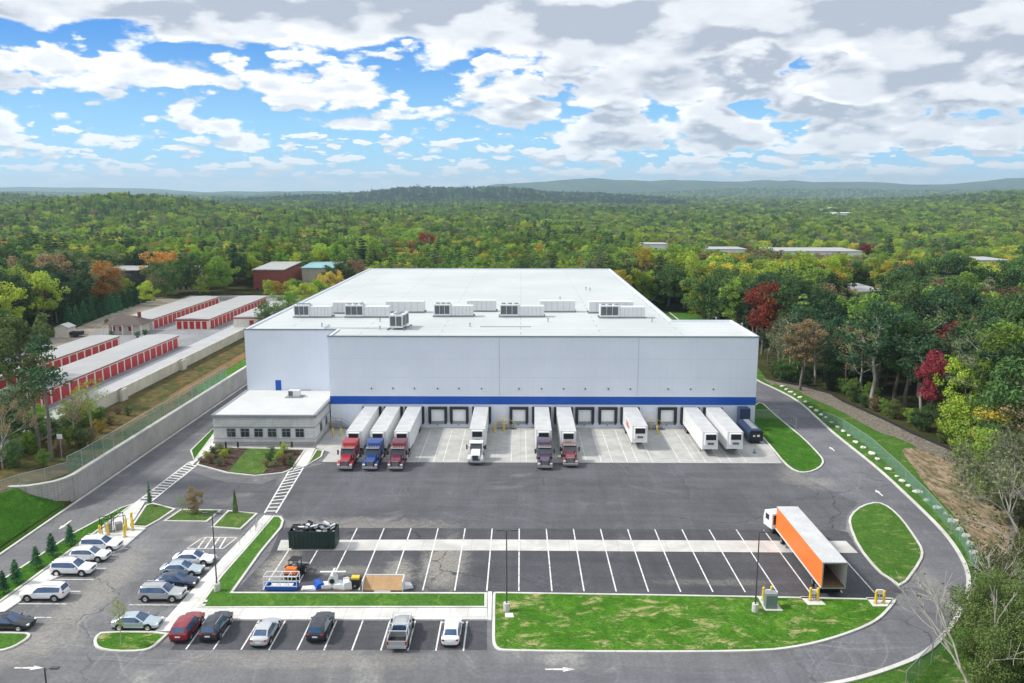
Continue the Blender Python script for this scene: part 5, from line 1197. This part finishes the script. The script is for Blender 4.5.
# ================================================================== TREES
def leaf_mesh(name, centers, radii, n, size, rng, flat=1.0, up=.25):
    """n small leaf faces on and inside every clump"""
    C_ = np.repeat(np.array(centers), n, axis=0); Rr = np.repeat(np.array(radii), n)
    d = rng.normal(size=C_.shape); d /= np.linalg.norm(d, axis=1)[:, None]
    rad = Rr * (rng.uniform(.25, 1.0, len(Rr)) ** .5); pos = C_ + d * rad[:, None] * np.array([1, 1, flat])
    nr = d * .8 + rng.normal(size=d.shape) * .55 + np.array([0, 0, up]); nr /= np.linalg.norm(nr, axis=1)[:, None]
    a = np.cross(nr, rng.normal(size=d.shape)); a /= np.linalg.norm(a, axis=1)[:, None]; b = np.cross(nr, a)
    s = size * rng.uniform(.6, 1.3, len(Rr))[:, None]
    V = np.stack([pos - a * s, pos - b * s * .6, pos + a * s, pos + b * s * .6], axis=1).reshape(-1, 3)
    me = bpy.data.meshes.new(name); N = len(Rr); me.vertices.add(4 * N); me.vertices.foreach_set('co', V.astype(np.float32).ravel())
    me.loops.add(4 * N); me.loops.foreach_set('vertex_index', np.arange(4 * N, dtype=np.int32)); me.polygons.add(N)
    me.polygons.foreach_set('loop_start', np.arange(0, 4 * N, 4, dtype=np.int32)); me.update(calc_edges=True); return me
def limb(mb, p, q, r0, r1, rnd, seg=3, jit=.12, n=6):
    p = Vector(p); q = Vector(q); L = (q - p).length; pts = [p]
    for i in range(1, seg): pts.append(p.lerp(q, i / seg) + Vector((rnd.uniform(-1, 1), rnd.uniform(-1, 1), rnd.uniform(-.3, .6))) * L * jit)
    pts.append(q)
    for i in range(seg): mb.tube(pts[i], pts[i + 1], r0 + (r1 - r0) * i / seg, r0 + (r1 - r0) * (i + 1) / seg, n=n, cap=False)
    return pts
def broadleaf(seed, H=16.0, Wd=4.6, base=.32, nl=9, per=5, leaves=70, size=.24, cr=1.35, shape=1.0, bark='bark'):
    rnd = random.Random(seed); rng = np.random.default_rng(seed); mb = MB(); top = Vector((rnd.uniform(-.6, .6), rnd.uniform(-.6, .6), H * .80))
    tp = limb(mb, (0, 0, -.5), top, H * .020, H * .005, rnd, 6, .02, 8); C_, Q = [], []
    for i in range(nl + 5):
        k = base + (.92 - base) * ((i + rnd.random() * .6) / (nl + 5)); st_ = Vector((0, 0, -.5)).lerp(top, k * 1.0)
        prof = (math.sin(math.pi * min(1, max(.06, (k - base * .6) / (1.04 - base * .6))) ** shape)) ** .7
        w = Wd * prof * rnd.uniform(.72, 1.12); az_ = i * 2.4 + rnd.uniform(-.5, .5)
        en = Vector((math.cos(az_) * w, math.sin(az_) * w, min(H * .93, st_.z + w * rnd.uniform(.25, .75) + .6)))
        pts = limb(mb, st_, en, H * .007, H * .002, rnd, 3, .10, 5)
        C_.append(tuple(en)); Q.append(cr * rnd.uniform(.7, 1.15))
        for j in range(per - 1):
            o_ = pts[rnd.choice([1, 2, 3])]; e2 = o_ + Vector((rnd.uniform(-1, 1), rnd.uniform(-1, 1), rnd.uniform(-.35, .9))) * (Wd * .42)
            mb.tube(o_, e2, H * .0025, .02, n=4, cap=False); C_.append(tuple(e2)); Q.append(cr * rnd.uniform(.55, 1.05))
    for j in range(4):
        e2 = top + Vector((rnd.uniform(-1, 1), rnd.uniform(-1, 1), rnd.uniform(.2, 1.4))) * Wd * .30; mb.tube(top - Vector((0, 0, 1)), e2, .06, .02, n=4, cap=False); C_.append(tuple(e2)); Q.append(cr * rnd.uniform(.7, 1.1))
    tm = mb.mesh('trunk'); tm.materials.append(M[bark]); cm = leaf_mesh('crown', C_, Q, leaves, size, rng, .8); return tm, cm
def pine(seed, H=19.0, Wd=3.2, base=.2, leaves=60, size=.26, wh=14, bark='bark_dark', gap=0.0):
    rnd = random.Random(seed); rng = np.random.default_rng(seed); mb = MB(); limb(mb, (0, 0, -.5), (rnd.uniform(-.3, .3), rnd.uniform(-.3, .3), H), H * .016, .04, rnd, 6, .006, 8); C_, Q = [], []
    for i in range(wh):
        k = base + (1 - base) * (i + .3) / wh; w = Wd * (1 - ((k - base) / (1.03 - base)) ** 1.25) * rnd.uniform(.8, 1.15) + .25
        if rnd.random() < gap: continue
        m_ = 5 if w > 1.2 else 3
        for j in range(m_):
            az_ = j * 6.283 / m_ + i * 1.3 + rnd.uniform(-.4, .4); ww = w * rnd.uniform(.7, 1.1); e = Vector((math.cos(az_) * ww, math.sin(az_) * ww, H * k + ww * .12)); mb.tube((0, 0, H * k - .2), e, .05, .015, n=4, cap=False)
            C_.append((e.x * .85, e.y * .85, e.z)); Q.append(.42 + w * .24)
            if w > 1.5: C_.append((e.x * .45, e.y * .45, e.z + .1)); Q.append(.4 + w * .22)
    C_.append((0, 0, H - .3)); Q.append(.35)
    tm = mb.mesh('trunk'); tm.materials.append(M[bark]); return tm, leaf_mesh('crown', C_, Q, leaves, size, rng, .42, .5)
def bare(seed, H=13.0, spread=.5, depth=5, leaves=16, lean=(0, 0), bark='bark_pale', r0=.17):
    rnd = random.Random(seed); rng = np.random.default_rng(seed); mb = MB(); C_ = []
    def grow(p, d, L, r, k):
        q = p + d * L; mid = p.lerp(q, .5) + Vector((rnd.uniform(-1, 1), rnd.uniform(-1, 1), rnd.uniform(-.2, .5))) * L * .09
        n = 7 if k < 2 else 4; mb.tube(p, mid, r, r * .86, n=n, cap=False); mb.tube(mid, q, r * .86, r * .72, n=n, cap=False)
        if k >= depth - 1: C_.append(tuple(q))
        if k == depth: return
        for j in range(rnd.choice([2, 3, 3]) if k else 3):
            nd = (d + Vector((rnd.gauss(0, 1), rnd.gauss(0, 1), rnd.gauss(.15, .6))) * spread).normalized(); grow(q if j else mid.lerp(q, .8), nd, L * rnd.uniform(.62, .86), r * .62, k + 1)
    grow(Vector((0, 0, -.4)), Vector((lean[0], lean[1], 1)).normalized(), H * .30, r0 * H / 13, 0)
    tm = mb.mesh('trunk'); tm.materials.append(M[bark]); return tm, leaf_mesh('crown', C_, [.55] * len(C_), leaves, .13, rng)
def cedar(seed, H=7.0, Wd=1.5, n=2600, size=.16):
    rng = np.random.default_rng(seed); zs = rng.uniform(.02, 1, n) ** 1.25; C_ = []
    for z in zs:
        w = Wd * (1 - z) ** .75 * rng.uniform(.75, 1.03); a = rng.uniform(0, 6.28); C_.append((math.cos(a) * w, math.sin(a) * w, z * H))
    mb = MB(); mb.tube((0, 0, -.3), (0, 0, H * .9), .12, .03, n=6); tm = mb.mesh('trunk'); tm.materials.append(M['bark_dark']); return tm, leaf_mesh('crown', C_, [.12] * n, 1, size, rng)
SHAPES = {}
SHAPES['round'] = broadleaf(1); SHAPES['round2'] = broadleaf(2, 15, 5.2, .26, 10, 5, 70, .25, 1.45)
SHAPES['tall'] = broadleaf(3, 19, 3.9, .38, 9, 5, 66, .24, 1.25, 1.15); SHAPES['tall2'] = broadleaf(4, 18, 4.3, .44, 8, 5, 64, .24, 1.3, 1.2, 'bark_pale')
SHAPES['low'] = broadleaf(5, 9, 4.0, .12, 9, 5, 60, .22, 1.25); SHAPES['airy'] = broadleaf(6, 16.5, 4.2, .40, 8, 5, 26, .19, 1.35, 1.0, 'bark_pale')
SHAPES['pine'] = pine(11); SHAPES['pine2'] = pine(12, 17, 3.8, .12, 56, .28, 12); SHAPES['pinetall'] = pine(13, 21, 3.2, .50, 34, .22, 10, 'bark', .2)
SHAPES['bare'] = bare(21); SHAPES['cedar'] = cedar(31)
SHAPES['big'] = broadleaf(7, 11, 4.8, .08, 20, 10, 520, .085, 1.35); SHAPES['vase'] = broadleaf(8, 17, 4.8, .50, 10, 6, 60, .17, 1.2, .9, 'bark_pale')
CROWN = {}
def crown(shape, leaf):
    if (shape, leaf) not in CROWN:
        m_ = SHAPES[shape][1].copy(); m_.materials.append(LEAF[leaf]); m_.name = 'crown_' + leaf; CROWN[shape, leaf] = m_
    return CROWN[shape, leaf]
HGT = dict(round=16, round2=15, tall=19, tall2=18, low=9, airy=16.5, pine=19, pine2=17, pinetall=21, bare=13, cedar=7, big=11, vase=17)
REP = {}
def tree(shape, leaf, x, y, h, label=None, group=None, name=None, z=None, wide=1.0, rz=None, tilt=(0, 0)):
    s = h / HGT[shape]; z = height(x, y) if z is None else z
    nm = name or ('pine_tree' if 'pine' in shape else 'bare_tree' if shape == 'bare' else 'cedar_tree' if shape == 'cedar' else 'broadleaf_tree')
    o = empty(nm, (x, y, z), label=label, cat='tree', group=group); o.rotation_euler = (tilt[0], tilt[1], random.uniform(0, 6.28) if rz is None else rz); o.scale = (s * wide, s * wide, s)
    a = bpy.data.objects.new('trunk', SHAPES[shape][0]); COL.objects.link(a); a.parent = o
    c = bpy.data.objects.new('crown', crown(shape, leaf)); COL.objects.link(c); c.parent = o
    REP.setdefault((shape, leaf), c); return o
NTREE = 0
def T(shape, leaf, px, py, h, label, zb=0.0, **kw):
    global NTREE; NTREE += 1; a = at(px, py, zb); return tree(shape, leaf, a[0], a[1], h, label, z=kw.pop('z', zb), **kw)
taken = []
def T2(*a, r=4.5, **kw):
    o = T(*a, **kw); taken.append((o.location.x, o.location.y, r)); return o
# --- trees one can point to
T2('pinetall', 'pine', 52, 462, 20.5, 'tall thin pine with a bare lower trunk in front of the storage buildings', 3.6, r=2.5)
T2('pinetall', 'olive', 40, 457, 16.5, 'second thin pine trunk leaning close behind the tall pine', 3.6, r=2, wide=1.1)
T2('airy', 'lime', 92, 432, 9.5, 'yellow green young tree with orange tips right of the tall pine', 3.8, r=2.5)
T2('airy', 'brown', 74, 440, 8, 'thin brownish young tree between the tall pine and the yellow green one', 3.8, r=2)
T2('low', 'pine', 8, 452, 9, 'dark loose evergreen at the left edge behind the chain link fence', 3.8, r=3)
T2('airy', 'grey', 20, 450, 11, 'thin grey green tree left of the tall pine', 3.8, r=2)
T2('bare', 'brown', 3, 470, 10, 'bare grey tree at the very left edge above the dark lawn', 3.8, r=2)
for i, (px, py, l_, h) in enumerate(((28, 455, 'green', 3.5), (82, 446, 'dark', 3), (60, 455, 'brown', 2.6), (100, 432, 'yellow', 2.2), (12, 468, 'dark', 4), (110, 424, 'brown', 1.8), (44, 466, 'green', 2.4), (90, 442, 'brown', 2.4), (128, 415, 'dark', 1.5), (35, 447, 'dark', 4.5), (72, 428, 'green', 4.5), (57, 440, 'dark', 3.5), (2, 440, 'dark', 6), (22, 430, 'dark', 6), (100, 422, 'green', 2.6), (118, 414, 'brown', 1.6), (88, 425, 'green', 4), (66, 447, 'green', 3), (15, 450, 'green', 4.2), (40, 438, 'green', 5))):
    T('low', l_, px, py, h, 'scrubby bush in the brush between the long wall and the storage lot', 3.9, name='bush', group='scrub bushes above the long wall', z=3.7)
a = at(975, 640, 0)
taken += [(42.5, 61.5, 5), (50, 63, 5)]
tree('big', 'olive', 40.4, 60.4, 12.0, 'big bushy green tree filling the bottom right corner', z=-.5, rz=1.0, wide=.95)
tree('big', 'green', 50.5, 64.5, 12.0, 'green tree behind the big bushy one at the right edge', z=-.5, rz=3.0)
tree('big', 'olive', 45.0, 54.0, 11.0, 'olive bushy tree in front of the big one at the very bottom right', z=-.5, rz=4.0)
for i, (x, y, h, ln, dep, lv, lab) in enumerate(((35.5, 58.5, 15.5, (-.02, .05), 4, 0, 'bare grey tree whose twigs reach over the ring road'), (36.5, 60.0, 14, (.55, .45), 5, 0, 'bare tree leaning far to the right at the road bend'), (38.5, 62.5, 15, (.60, .50), 5, 1, 'second leaning bare tree beside the first at the road bend'), (52.0, 77, 19, (.10, .1), 6, 6, 'tall pale twiggy tree just outside the bend of the ring road'), (56, 83, 19, (-.05, .1), 6, 9, 'thin twiggy tree with olive leaves behind the pale one at the bend'), (62, 84, 15, (-.1, 0), 6, 14, 'twiggy tree with olive leaves at the right edge of the photo'), (57, 74, 17, (.1, .1), 6, 9, 'twiggy olive tree at the right edge above the big bush'), (66, 95, 15, (-.1, .1), 6, 16, 'olive twiggy tree beside the eroded slope'))):
    sh = 'bare%d' % i; SHAPES[sh] = bare(40 + i, 13, .40 if i < 3 else .48, dep, lv, ln, 'bark_pale', .13 if i < 1 else .22 if i < 3 else .19); HGT[sh] = 13
    tree(sh, 'lime' if i == 6 else 'grey', x, y, h, lab, name='bare_tree', z=0.0, rz=0); taken.append((x, y, 2.5))
for x, y, h, k, lab in ((47.5, 69.5, 11.5, 3, 'grey twiggy tree rising directly behind the big olive bush'), (52.5, 71, 13, 4, 'thin twiggy tree at the right edge behind the big olive bush'), (61, 93, 13.5, 5, 'twiggy tree with sparse olive leaves beside the bare bank'), (57.5, 79.5, 12, 7, 'low branching twiggy tree between the bend and the right edge')):
    sh = 'bare%d' % k; tree(sh, 'olive', x, y, h, lab, name='bare_tree', z=0.0, rz=2.0); taken.append((x, y, 2))
T2('round', 'crimson', 946, 408, 18.5, 'bright crimson tree high in the right woods', 1, r=7, wide=.72)
T2('round', 'crimson', 930, 424, 14.5, 'smaller crimson tree just below the bright one', .8, r=5, wide=.6)
T2('vase', 'grey', 986, 440, 19.5, 'tall pale forked tree with thin foliage in the right woods', 1.0, r=4)
T2('round2', 'lime', 962, 430, 14, 'yellow green tree between the crimson tree and the pale forked one', 1, r=3.5)
T2('low', 'lime', 960, 452, 8, 'low yellow green tree above the eroded slope', .5, r=3)
T2('low', 'yellow', 1000, 468, 9, 'low bush tree turning golden near the right edge', .6, r=3)
T2('low', 'green', 985, 500, 9.5, 'bright green low tree right of the eroded slope', .2, r=3.5)
T2('low', 'grey', 1010, 520, 9, 'dull green low tree at the right edge above the bare trees', .2, r=3.5)
T2('round', 'red', 762, 352, 20.0, 'red orange maple behind the right corner of the warehouse', 1, r=4, wide=.9)
T2('round2', 'orange', 778, 350, 16.5, 'orange brown tree touching the red maple', 1, r=4, wide=.9)
T2('tall', 'lime', 637, 300, 25, 'yellow tinged tall tree at the far right corner of the warehouse roof', 0, r=4)
T2('tall2', 'yellow', 646, 306, 24, 'golden leaning tall tree just beyond the warehouse roof', 0, r=4, wide=.8)
T2('tall2', 'green', 668, 306, 24, 'tall green tree with open trunks behind the bright strip of grass', 0, r=4)
T2('tall2', 'lime', 684, 308, 23, 'tall tree with yellow undergrowth behind the bright strip of grass', 0, r=4)
T2('tall', 'brown', 846, 392, 16, 'reddish brown thin tree with a pale trunk at the edge of the woods', .5, r=3, wide=.8)
T2('tall', 'brown', 800, 388, 17, 'brown leaved tall tree behind the silt fence', .5, r=3)
T2('round', 'red', 427, 268, 22, 'dull red tree beyond the middle of the warehouse roof', 0, r=5)
T2('round2', 'orange', 165, 300, 19, 'orange and yellow topped tree beyond the storage lot', 4, r=5)
T2('round', 'orange', 108, 312, 18, 'orange tinted tree left of the dark house', 4, r=4)
T2('round2', 'brown', 50, 320, 21, 'tawny crowned tree high at the left', 5, r=5)
for x, y, h, sh, lf, lab in ((-70.5, 226, 8.5, 'low', 'dark', 'dark round tree just left of the warehouse corner'), (-69, 240, 11, 'round2', 'green', 'bright green round tree against the left wall of the warehouse'), (-68, 254, 12, 'round2', 'lime', 'yellow green tree behind the bright round one left of the warehouse'), (-67, 268, 12, 'round', 'green', 'green tree near the far end of the warehouse left wall'), (-66, 282, 13, 'round2', 'yellow', 'golden green tree at the far left corner of the warehouse')):
    tree(sh, lf, x, y, h, lab, z=4.0); taken.append((x, y, 4))
T2('round2', 'olive', 22, 400, 16, 'big round olive green tree at the left edge beyond the storage buildings', 6, r=5, wide=1.1)
T2('round2', 'dark', -5, 395, 16, 'dark round tree cut by the left edge', 6, r=5)
for i in range(13):
    k = i / 12; a = Vector(at(70, 327, 6)).lerp(Vector(at(147, 301, 6)), k)
    tree('cedar', 'cedar', a.x - .3, a.y, 6.5 + random.uniform(-.4, .6), 'clipped dark evergreen in the row behind the storage lot', 'row of clipped evergreens behind the storage lot', z=5.5, wide=1.15); taken.append((a.x, a.y, 5.0))
# small conifers and young trees in the islands
for i, (px, py, h, lab) in enumerate(((4, 593, 2.6, 'small dark conifer first from the left edge in the strip beside the walkway'), (16.5, 583, 2.8, 'small conifer second from the left edge in the strip beside the walkway'), (37, 568, 2.7, 'small conifer third along the strip, above the white suv'), (52.5, 556, 2.9, 'small conifer fourth along the strip beside the left road'), (71, 545.5, 2.8, 'small conifer nearest the charging corner in the strip'))):
    T('pine2', 'cedar', px, py, h, lab, .1, wide=1.15, name='conifer')
T('pine2', 'cedar', 150, 506, 3.6, 'slim dark conifer at the lower end of the left crosswalk', .1, wide=.45, name='conifer')
T('cedar', 'green', 235.5, 512, 3.2, 'slim young green tree in the right small island', .1, wide=.55, name='young_tree')
T('low', 'brown', 195, 513, 3.3, 'small reddish brown ornamental tree in the middle small island', .1, name='young_tree', wide=.8)
T('airy', 'grey', 183, 513, 2.6, 'twiggy grey shrub beside the reddish ornamental tree', .1, name='shrub', wide=1.3)
T('airy', 'lime', 121, 645, 5.2, 'thin young tree in the rounded island beside the silver sedan', .1, name='young_tree', wide=.5)
for i, (px, py) in enumerate(((201, 462), (206, 458), (210, 463), (216, 460), (219, 466), (224, 458), (226, 464), (213, 453), (220, 451), (229, 453), (266, 467), (270, 461), (275, 466), (280, 458), (284, 465), (290, 460), (272, 453), (284, 452), (295, 455), (291, 467))):
    T('low', ('grey', 'lime', 'brown', 'dark')[i % 4], px, py, .8 + .3 * (i % 3), 'small rounded shrub in the mulch bed before the office', .1, name='shrub', group='low shrubs in the office planting beds', wide=1.2)
for i, (px, py) in enumerate(((107, 325), (112, 337), (145, 336), (138, 338))): 
    T('low', 'dark', px, py, 1.6, 'dark clipped bush against the small brown-roofed office', 6, name='bush', group='bushes around the small brown-roofed office')

# --- the woods
NAMED = len([o for o in bpy.data.objects if o.name.split('.')[0] in ('broadleaf_tree', 'pine_tree', 'bare_tree', 'cedar_tree')])
def poly_in(x, y, p):
    c = False; n = len(p)
    for i in range(n):
        a, b = p[i], p[i - 1]
        if (a[1] > y) != (b[1] > y) and x < (b[0] - a[0]) * (y - a[1]) / (b[1] - a[1]) + a[0]: c = not c
    return c
SITE = [(-64, 0), (-64, 130)] + [(-126, 200), (-128, 225), (-127, 240), (-120, 262), (-114, 290), (-74, 292), (-66, 262), (-58, 300), (35, 292), (47, 300), (60, 300), (62.5, 215)] + [(p[0] + 1.5, p[1]) for p in silt[2:]] + [(78, 90), (60, 60), (40, 40), (40, 0)]
LEFTLOT = [(-64, 0), (-64, 292), (-114, 290), (-127, 240), (-128, 225), (-126, 200), (-117, 150), (-110, 120), (-100, 80), (-90, 0)]
CLEAR = [(-158, 298, -142, 318), (-138, 310, -126, 328), (-108, 296, -91, 350), (-92, 312, -74, 354), (150, 480, 240, 600), (115, 520, 155, 600), (116, 288, 144, 345), (205, 425, 290, 480), (75, 560, 110, 640), (-142, 366, -130, 384)]
def ok(x, y, m=0):
    if poly_in(x, y, SITE) or poly_in(x, y, LEFTLOT): return False
    for a in CLEAR:
        if a[0] < x < a[2] and a[1] < y < a[3]: return False
    for a in taken:
        if (x - a[0]) ** 2 + (y - a[1]) ** 2 < a[2] ** 2: return False
    return True
rs = random.Random(99)
def nz(x, y, s, o=0):
    return math.sin(x / s + 1.3 * o + math.sin(y / s * .7 + o)) * .5 + math.sin(y / s * 1.1 - 2.1 * o + math.sin(x / s * 1.3)) * .5
def kind(x, y):
    a = nz(x, y, 38, 1) + rs.gauss(0, .55); c = nz(x, y, 90, 2) + rs.gauss(0, .5); q = rs.random()
    if x < -20 and y > 230 and a > .55 or (y > 500 and a > .75 and x < 100) or a > 1.15: return rs.choice((('pine', 'pine'), ('pine2', 'pinebright'), ('pine', 'pinebright'), ('pine2', 'pinebright'), ('pine2', 'pinebright')))  # bright pine leaves also carry the sunlit tone of the far woods
    if x > 60 and y < 260:  # mostly dark leaves: cloud shade here is put into the leaf colours
        if q < .60: return (rs.choice(('round', 'tall', 'tall2', 'tall2', 'round2')), 'dark' if q < .30 else 'deep')
        if q < .74: return (rs.choice(('round', 'tall2', 'tall')), 'green')
        if q < .80: return (rs.choice(('round2', 'airy')), 'lime')
        if q < .91: return ('airy', 'grey')
        return (rs.choice(('airy', 'round')), 'brown')
    if x < -90 and y < 330:
        if q < .52: return (rs.choice(('round', 'tall', 'round2')), 'dark' if q < .25 else 'deep')
        if q < .64: return (rs.choice(('round', 'tall')), 'green')
        if q < .78: return ('airy', 'grey')
        if q < .88: return ('airy', 'brown')
        return (rs.choice(('round', 'round2')), 'lime')
    if y > 2900 and abs(x + 250) < 900 and q < .85: return (rs.choice(('round', 'round2')), 'deep')
    if y > 620 and q < .86: return (rs.choice(('round', 'round2', 'round2', 'tall')), 'green' if q < (.42 if c > -.2 else .22) else 'dark' if q < (.52 if y < 1500 else .64) else 'lime' if q < .78 else 'grey')
    if y > 1000 and q < .985: return (rs.choice(('round', 'round2')), 'green' if c > -.2 else 'dark')
    if q < .13: return (rs.choice(('round', 'tall', 'round2')), 'dark')
    if q < .42: return (rs.choice(('round', 'tall', 'round2')), 'green')
    if q < .80 if c > -.1 else q < .66: return (rs.choice(('round', 'round2')), 'lime')  # yellow green share also stands in for sunlight on the far crowns
    if q < .85: return ('round2', 'yellow')
    if q < .868: return ('round', 'orange')
    if q < .874: return ('round2', 'red')
    if q < .95: return ('round', 'grey')
    return (rs.choice(('round', 'round2')), 'brown')
VIEWS = [(768, 866, 247.5, 500), (698, 750, 246.2, 545), (642, 670, 242.5, 600), (834, 894, 287, 312), (968, 1012, 257.5, 470), (252, 296, 274.5, 322), (298, 336, 273, 336), (116, 150, 275, 308), (922, 975, 368, 150), (738, 792, 318, 205), (193, 214, 266, 376), (812, 852, 209.5, 1500)]
hw = 512 / F * 1.06; HWF = 512 / F * 1.35
def infr(x, y, m=14): return abs(x) < y * hw + m
pts = []
def fill(y0, y1, sp, sc, x0=None):
    y = y0
    while y < y1:
        w = y * HWF + 25; x = -w
        while x < w:
            X_ = x + rs.uniform(-.42, .42) * sp; Y_ = y + rs.uniform(-.42, .42) * sp
            if ok(X_, Y_):
                sh, lf = kind(X_, Y_); h = HGT[sh] * rs.uniform(.80, 1.12) * sc
                if X_ > 60 and Y_ < 262: h *= 1.17
                if 28 < X_ < 120 and 262 <= Y_ < 360: h *= 1.35
                if abs(X_) < 70 and Y_ < 420: h *= .95
                # lower growth in front of the far roofs and houses
                bx = X_ / Y_
                for p0, p1, pl, D_ in VIEWS:
                    if (p0 - 521) / 820 < bx < (p1 - 521) / 820 and Y_ < D_: h = min(h, max(4, 42.5 - (pl - 195) / 820 * Y_ - height(X_, Y_)) * rs.uniform(.78, 1.04))
                pts.append((X_, Y_, h, sh, lf, rs.uniform(0, 6.28)))
            x += sp
        y += sp
fill(95, 620, 6.6, 1.0); fill(620, 1500, 9.0, 1.0); fill(1500, 3200, 13.5, 1.15); fill(3200, 7200, 27, 1.9)
pts.sort(key=lambda p: p[0] ** 2 + p[1] ** 2)
def hidden(p):      # behind the warehouse or outside the frame
    x, y = p[0], p[1]
    if not infr(x, y, 2): return True
    if y > YB and -58 < x * 286 / y < 31 * 1.02 and y < 330: return True
    return False
near = [p for p in pts if not hidden(p)][:max(0, 296 - NAMED)]; ns = set(map(id, near)); rest = [p for p in pts if id(p) not in ns]
LN = {'dark': 'dark green', 'deep': 'deep bluish green', 'olive': 'olive', 'green': 'mid green', 'lime': 'yellow green', 'yellow': 'yellow', 'orange': 'orange', 'red': 'red', 'brown': 'brownish', 'grey': 'grey green', 'pine': 'dark', 'pinebright': 'bright green'}
FT = {'round': 'rounded broadleaf', 'round2': 'wide broadleaf', 'tall': 'tall slim broadleaf', 'tall2': 'tall pale-trunked', 'low': 'low bushy', 'airy': 'thin open', 'pine': 'spired pine', 'pine2': 'broad pine'}
for x, y, h, sh, lf, rz in near:
    if x > 55: zone = 'in the woods right of the ring road' if y < 175 else 'in the woods beside the right flank of the warehouse'
    elif x < -60: zone = 'in the woods left of the storage lot' if y < 240 else 'in the woods beyond the storage lot'
    else: zone = 'directly behind the warehouse'
    if x > 55 and y < 175: zone += ', at their edge' if x < 82 else ', deep inside'
    lab = ' '.join(('%s %s tree %s' % (LN[lf], FT[sh], zone)).split()[:16]); tree(sh, lf, x, y, h, lab, lab.replace(' tree ', ' trees '), rz=rz)
# undergrowth at the wood edge on the right
for i in range(34):
    k = i / 33; n_ = len(silt) - 3; s_ = 2 + k * (n_ - .01); j = int(s_); p = Vector(silt[j]).lerp(Vector(silt[min(j + 1, len(silt) - 1)]), s_ - j)
    x = p.x + 2.2 + rs.uniform(-.6, 3.2); y = p.y + rs.uniform(-1, 1); tree('low', rs.choice(('dark', 'deep', 'olive', 'dark', 'brown', 'green')), x, y, rs.uniform(2.0, 4.6), 'undergrowth bush along the silt fence at the foot of the right woods', 'undergrowth bushes along the silt fence', name='bush')
# all the woods beyond: one object, points that carry the crowns of the trees above
keys = sorted({(p[3], p[4]) for p in rest}); 
for k in keys:
    if k not in REP:      # make sure every kind stands somewhere as a tree of its own
        p = next(p for p in rest if (p[3], p[4]) == k); tree(k[0], k[1], p[0], p[1], p[2], '%s %s tree far inside the woods' % (LN[k[1]], FT[k[0]]), rz=p[5]); rest.remove(p)
me = bpy.data.meshes.new('far_woods'); me.vertices.add(len(rest))
co = np.array([(p[0], p[1], height(p[0], p[1]) - .3) for p in rest], dtype=np.float32); me.vertices.foreach_set('co', co.ravel())
def attr(n_, ty, arr): a = me.attributes.new(n_, ty, 'POINT'); a.data.foreach_set('value', arr)
attr('kind_id', 'INT', np.array([keys.index((p[3], p[4])) for p in rest], dtype=np.int32))
attr('size', 'FLOAT', np.array([p[2] / HGT[p[3]] for p in rest], dtype=np.float32)); attr('turn', 'FLOAT', np.array([p[5] for p in rest], dtype=np.float32))
fw = bpy.data.objects.new('far_woods', me); COL.objects.link(fw); tag(fw, 'autumn woods covering the plain and hills out to the horizon', 'woods', kind='stuff')
ng = bpy.data.node_groups.new('woods', 'GeometryNodeTree'); ng.interface.new_socket('Geometry', in_out='INPUT', socket_type='NodeSocketGeometry'); ng.interface.new_socket('Geometry', in_out='OUTPUT', socket_type='NodeSocketGeometry')
gi = ng.nodes.new('NodeGroupInput'); go = ng.nodes.new('NodeGroupOutput'); jn = ng.nodes.new('GeometryNodeJoinGeometry'); ng.links.new(jn.outputs[0], go.inputs[0])
def nattr(nm, ty): n_ = ng.nodes.new('GeometryNodeInputNamedAttribute'); n_.data_type = ty; n_.inputs[0].default_value = nm; return n_.outputs[0]
ki, sz, tn = nattr('kind_id', 'INT'), nattr('size', 'FLOAT'), nattr('turn', 'FLOAT')
cx = ng.nodes.new('ShaderNodeCombineXYZ'); ng.links.new(tn, cx.inputs[2]); er = ng.nodes.new('FunctionNodeEulerToRotation'); ng.links.new(cx.outputs[0], er.inputs[0])
for i, k in enumerate(keys):
    cp = ng.nodes.new('FunctionNodeCompare'); cp.data_type = 'INT'; cp.operation = 'EQUAL'; ng.links.new(ki, [s for s in cp.inputs if s.type == 'INT' and s.enabled][0]); [s for s in cp.inputs if s.type == 'INT' and s.enabled][1].default_value = i
    oi = ng.nodes.new('GeometryNodeObjectInfo'); oi.transform_space = 'ORIGINAL'; oi.inputs['Object'].default_value = REP[k]; oi.inputs['As Instance'].default_value = True
    ip = ng.nodes.new('GeometryNodeInstanceOnPoints'); ng.links.new(gi.outputs[0], ip.inputs['Points']); ng.links.new(cp.outputs[0], ip.inputs['Selection']); ng.links.new(oi.outputs['Geometry'], ip.inputs['Instance']); ng.links.new(er.outputs[0], ip.inputs['Rotation']); ng.links.new(sz, ip.inputs['Scale']); ng.links.new(ip.outputs[0], jn.inputs[0])
md = fw.modifiers.new('woods', 'NODES'); md.node_group = ng
print('TREES named', NAMED, 'near', len(near), 'far', len(rest))

# ================================================================== HAZE
hb = MB().box(-14000, 14000, -450, 19500, -12, 420).build('haze', None, kind='stuff')
hm = bpy.data.materials.new('haze_air'); hm.use_nodes = True; t = NT(hm.node_tree); t.n.clear(); ho = t.new('ShaderNodeOutputMaterial'); vo = t.new('ShaderNodeVolumePrincipled')
vo.inputs['Color'].default_value = (.60, .82, 1.0, 1); vo.inputs['Density'].default_value = .95e-4; vo.inputs['Anisotropy'].default_value = .2; t.l.new(vo.outputs[0], ho.inputs['Volume'])
hb.data.materials.append(hm); tag(hb, 'pale blue haze lying over the distant hills', 'haze')
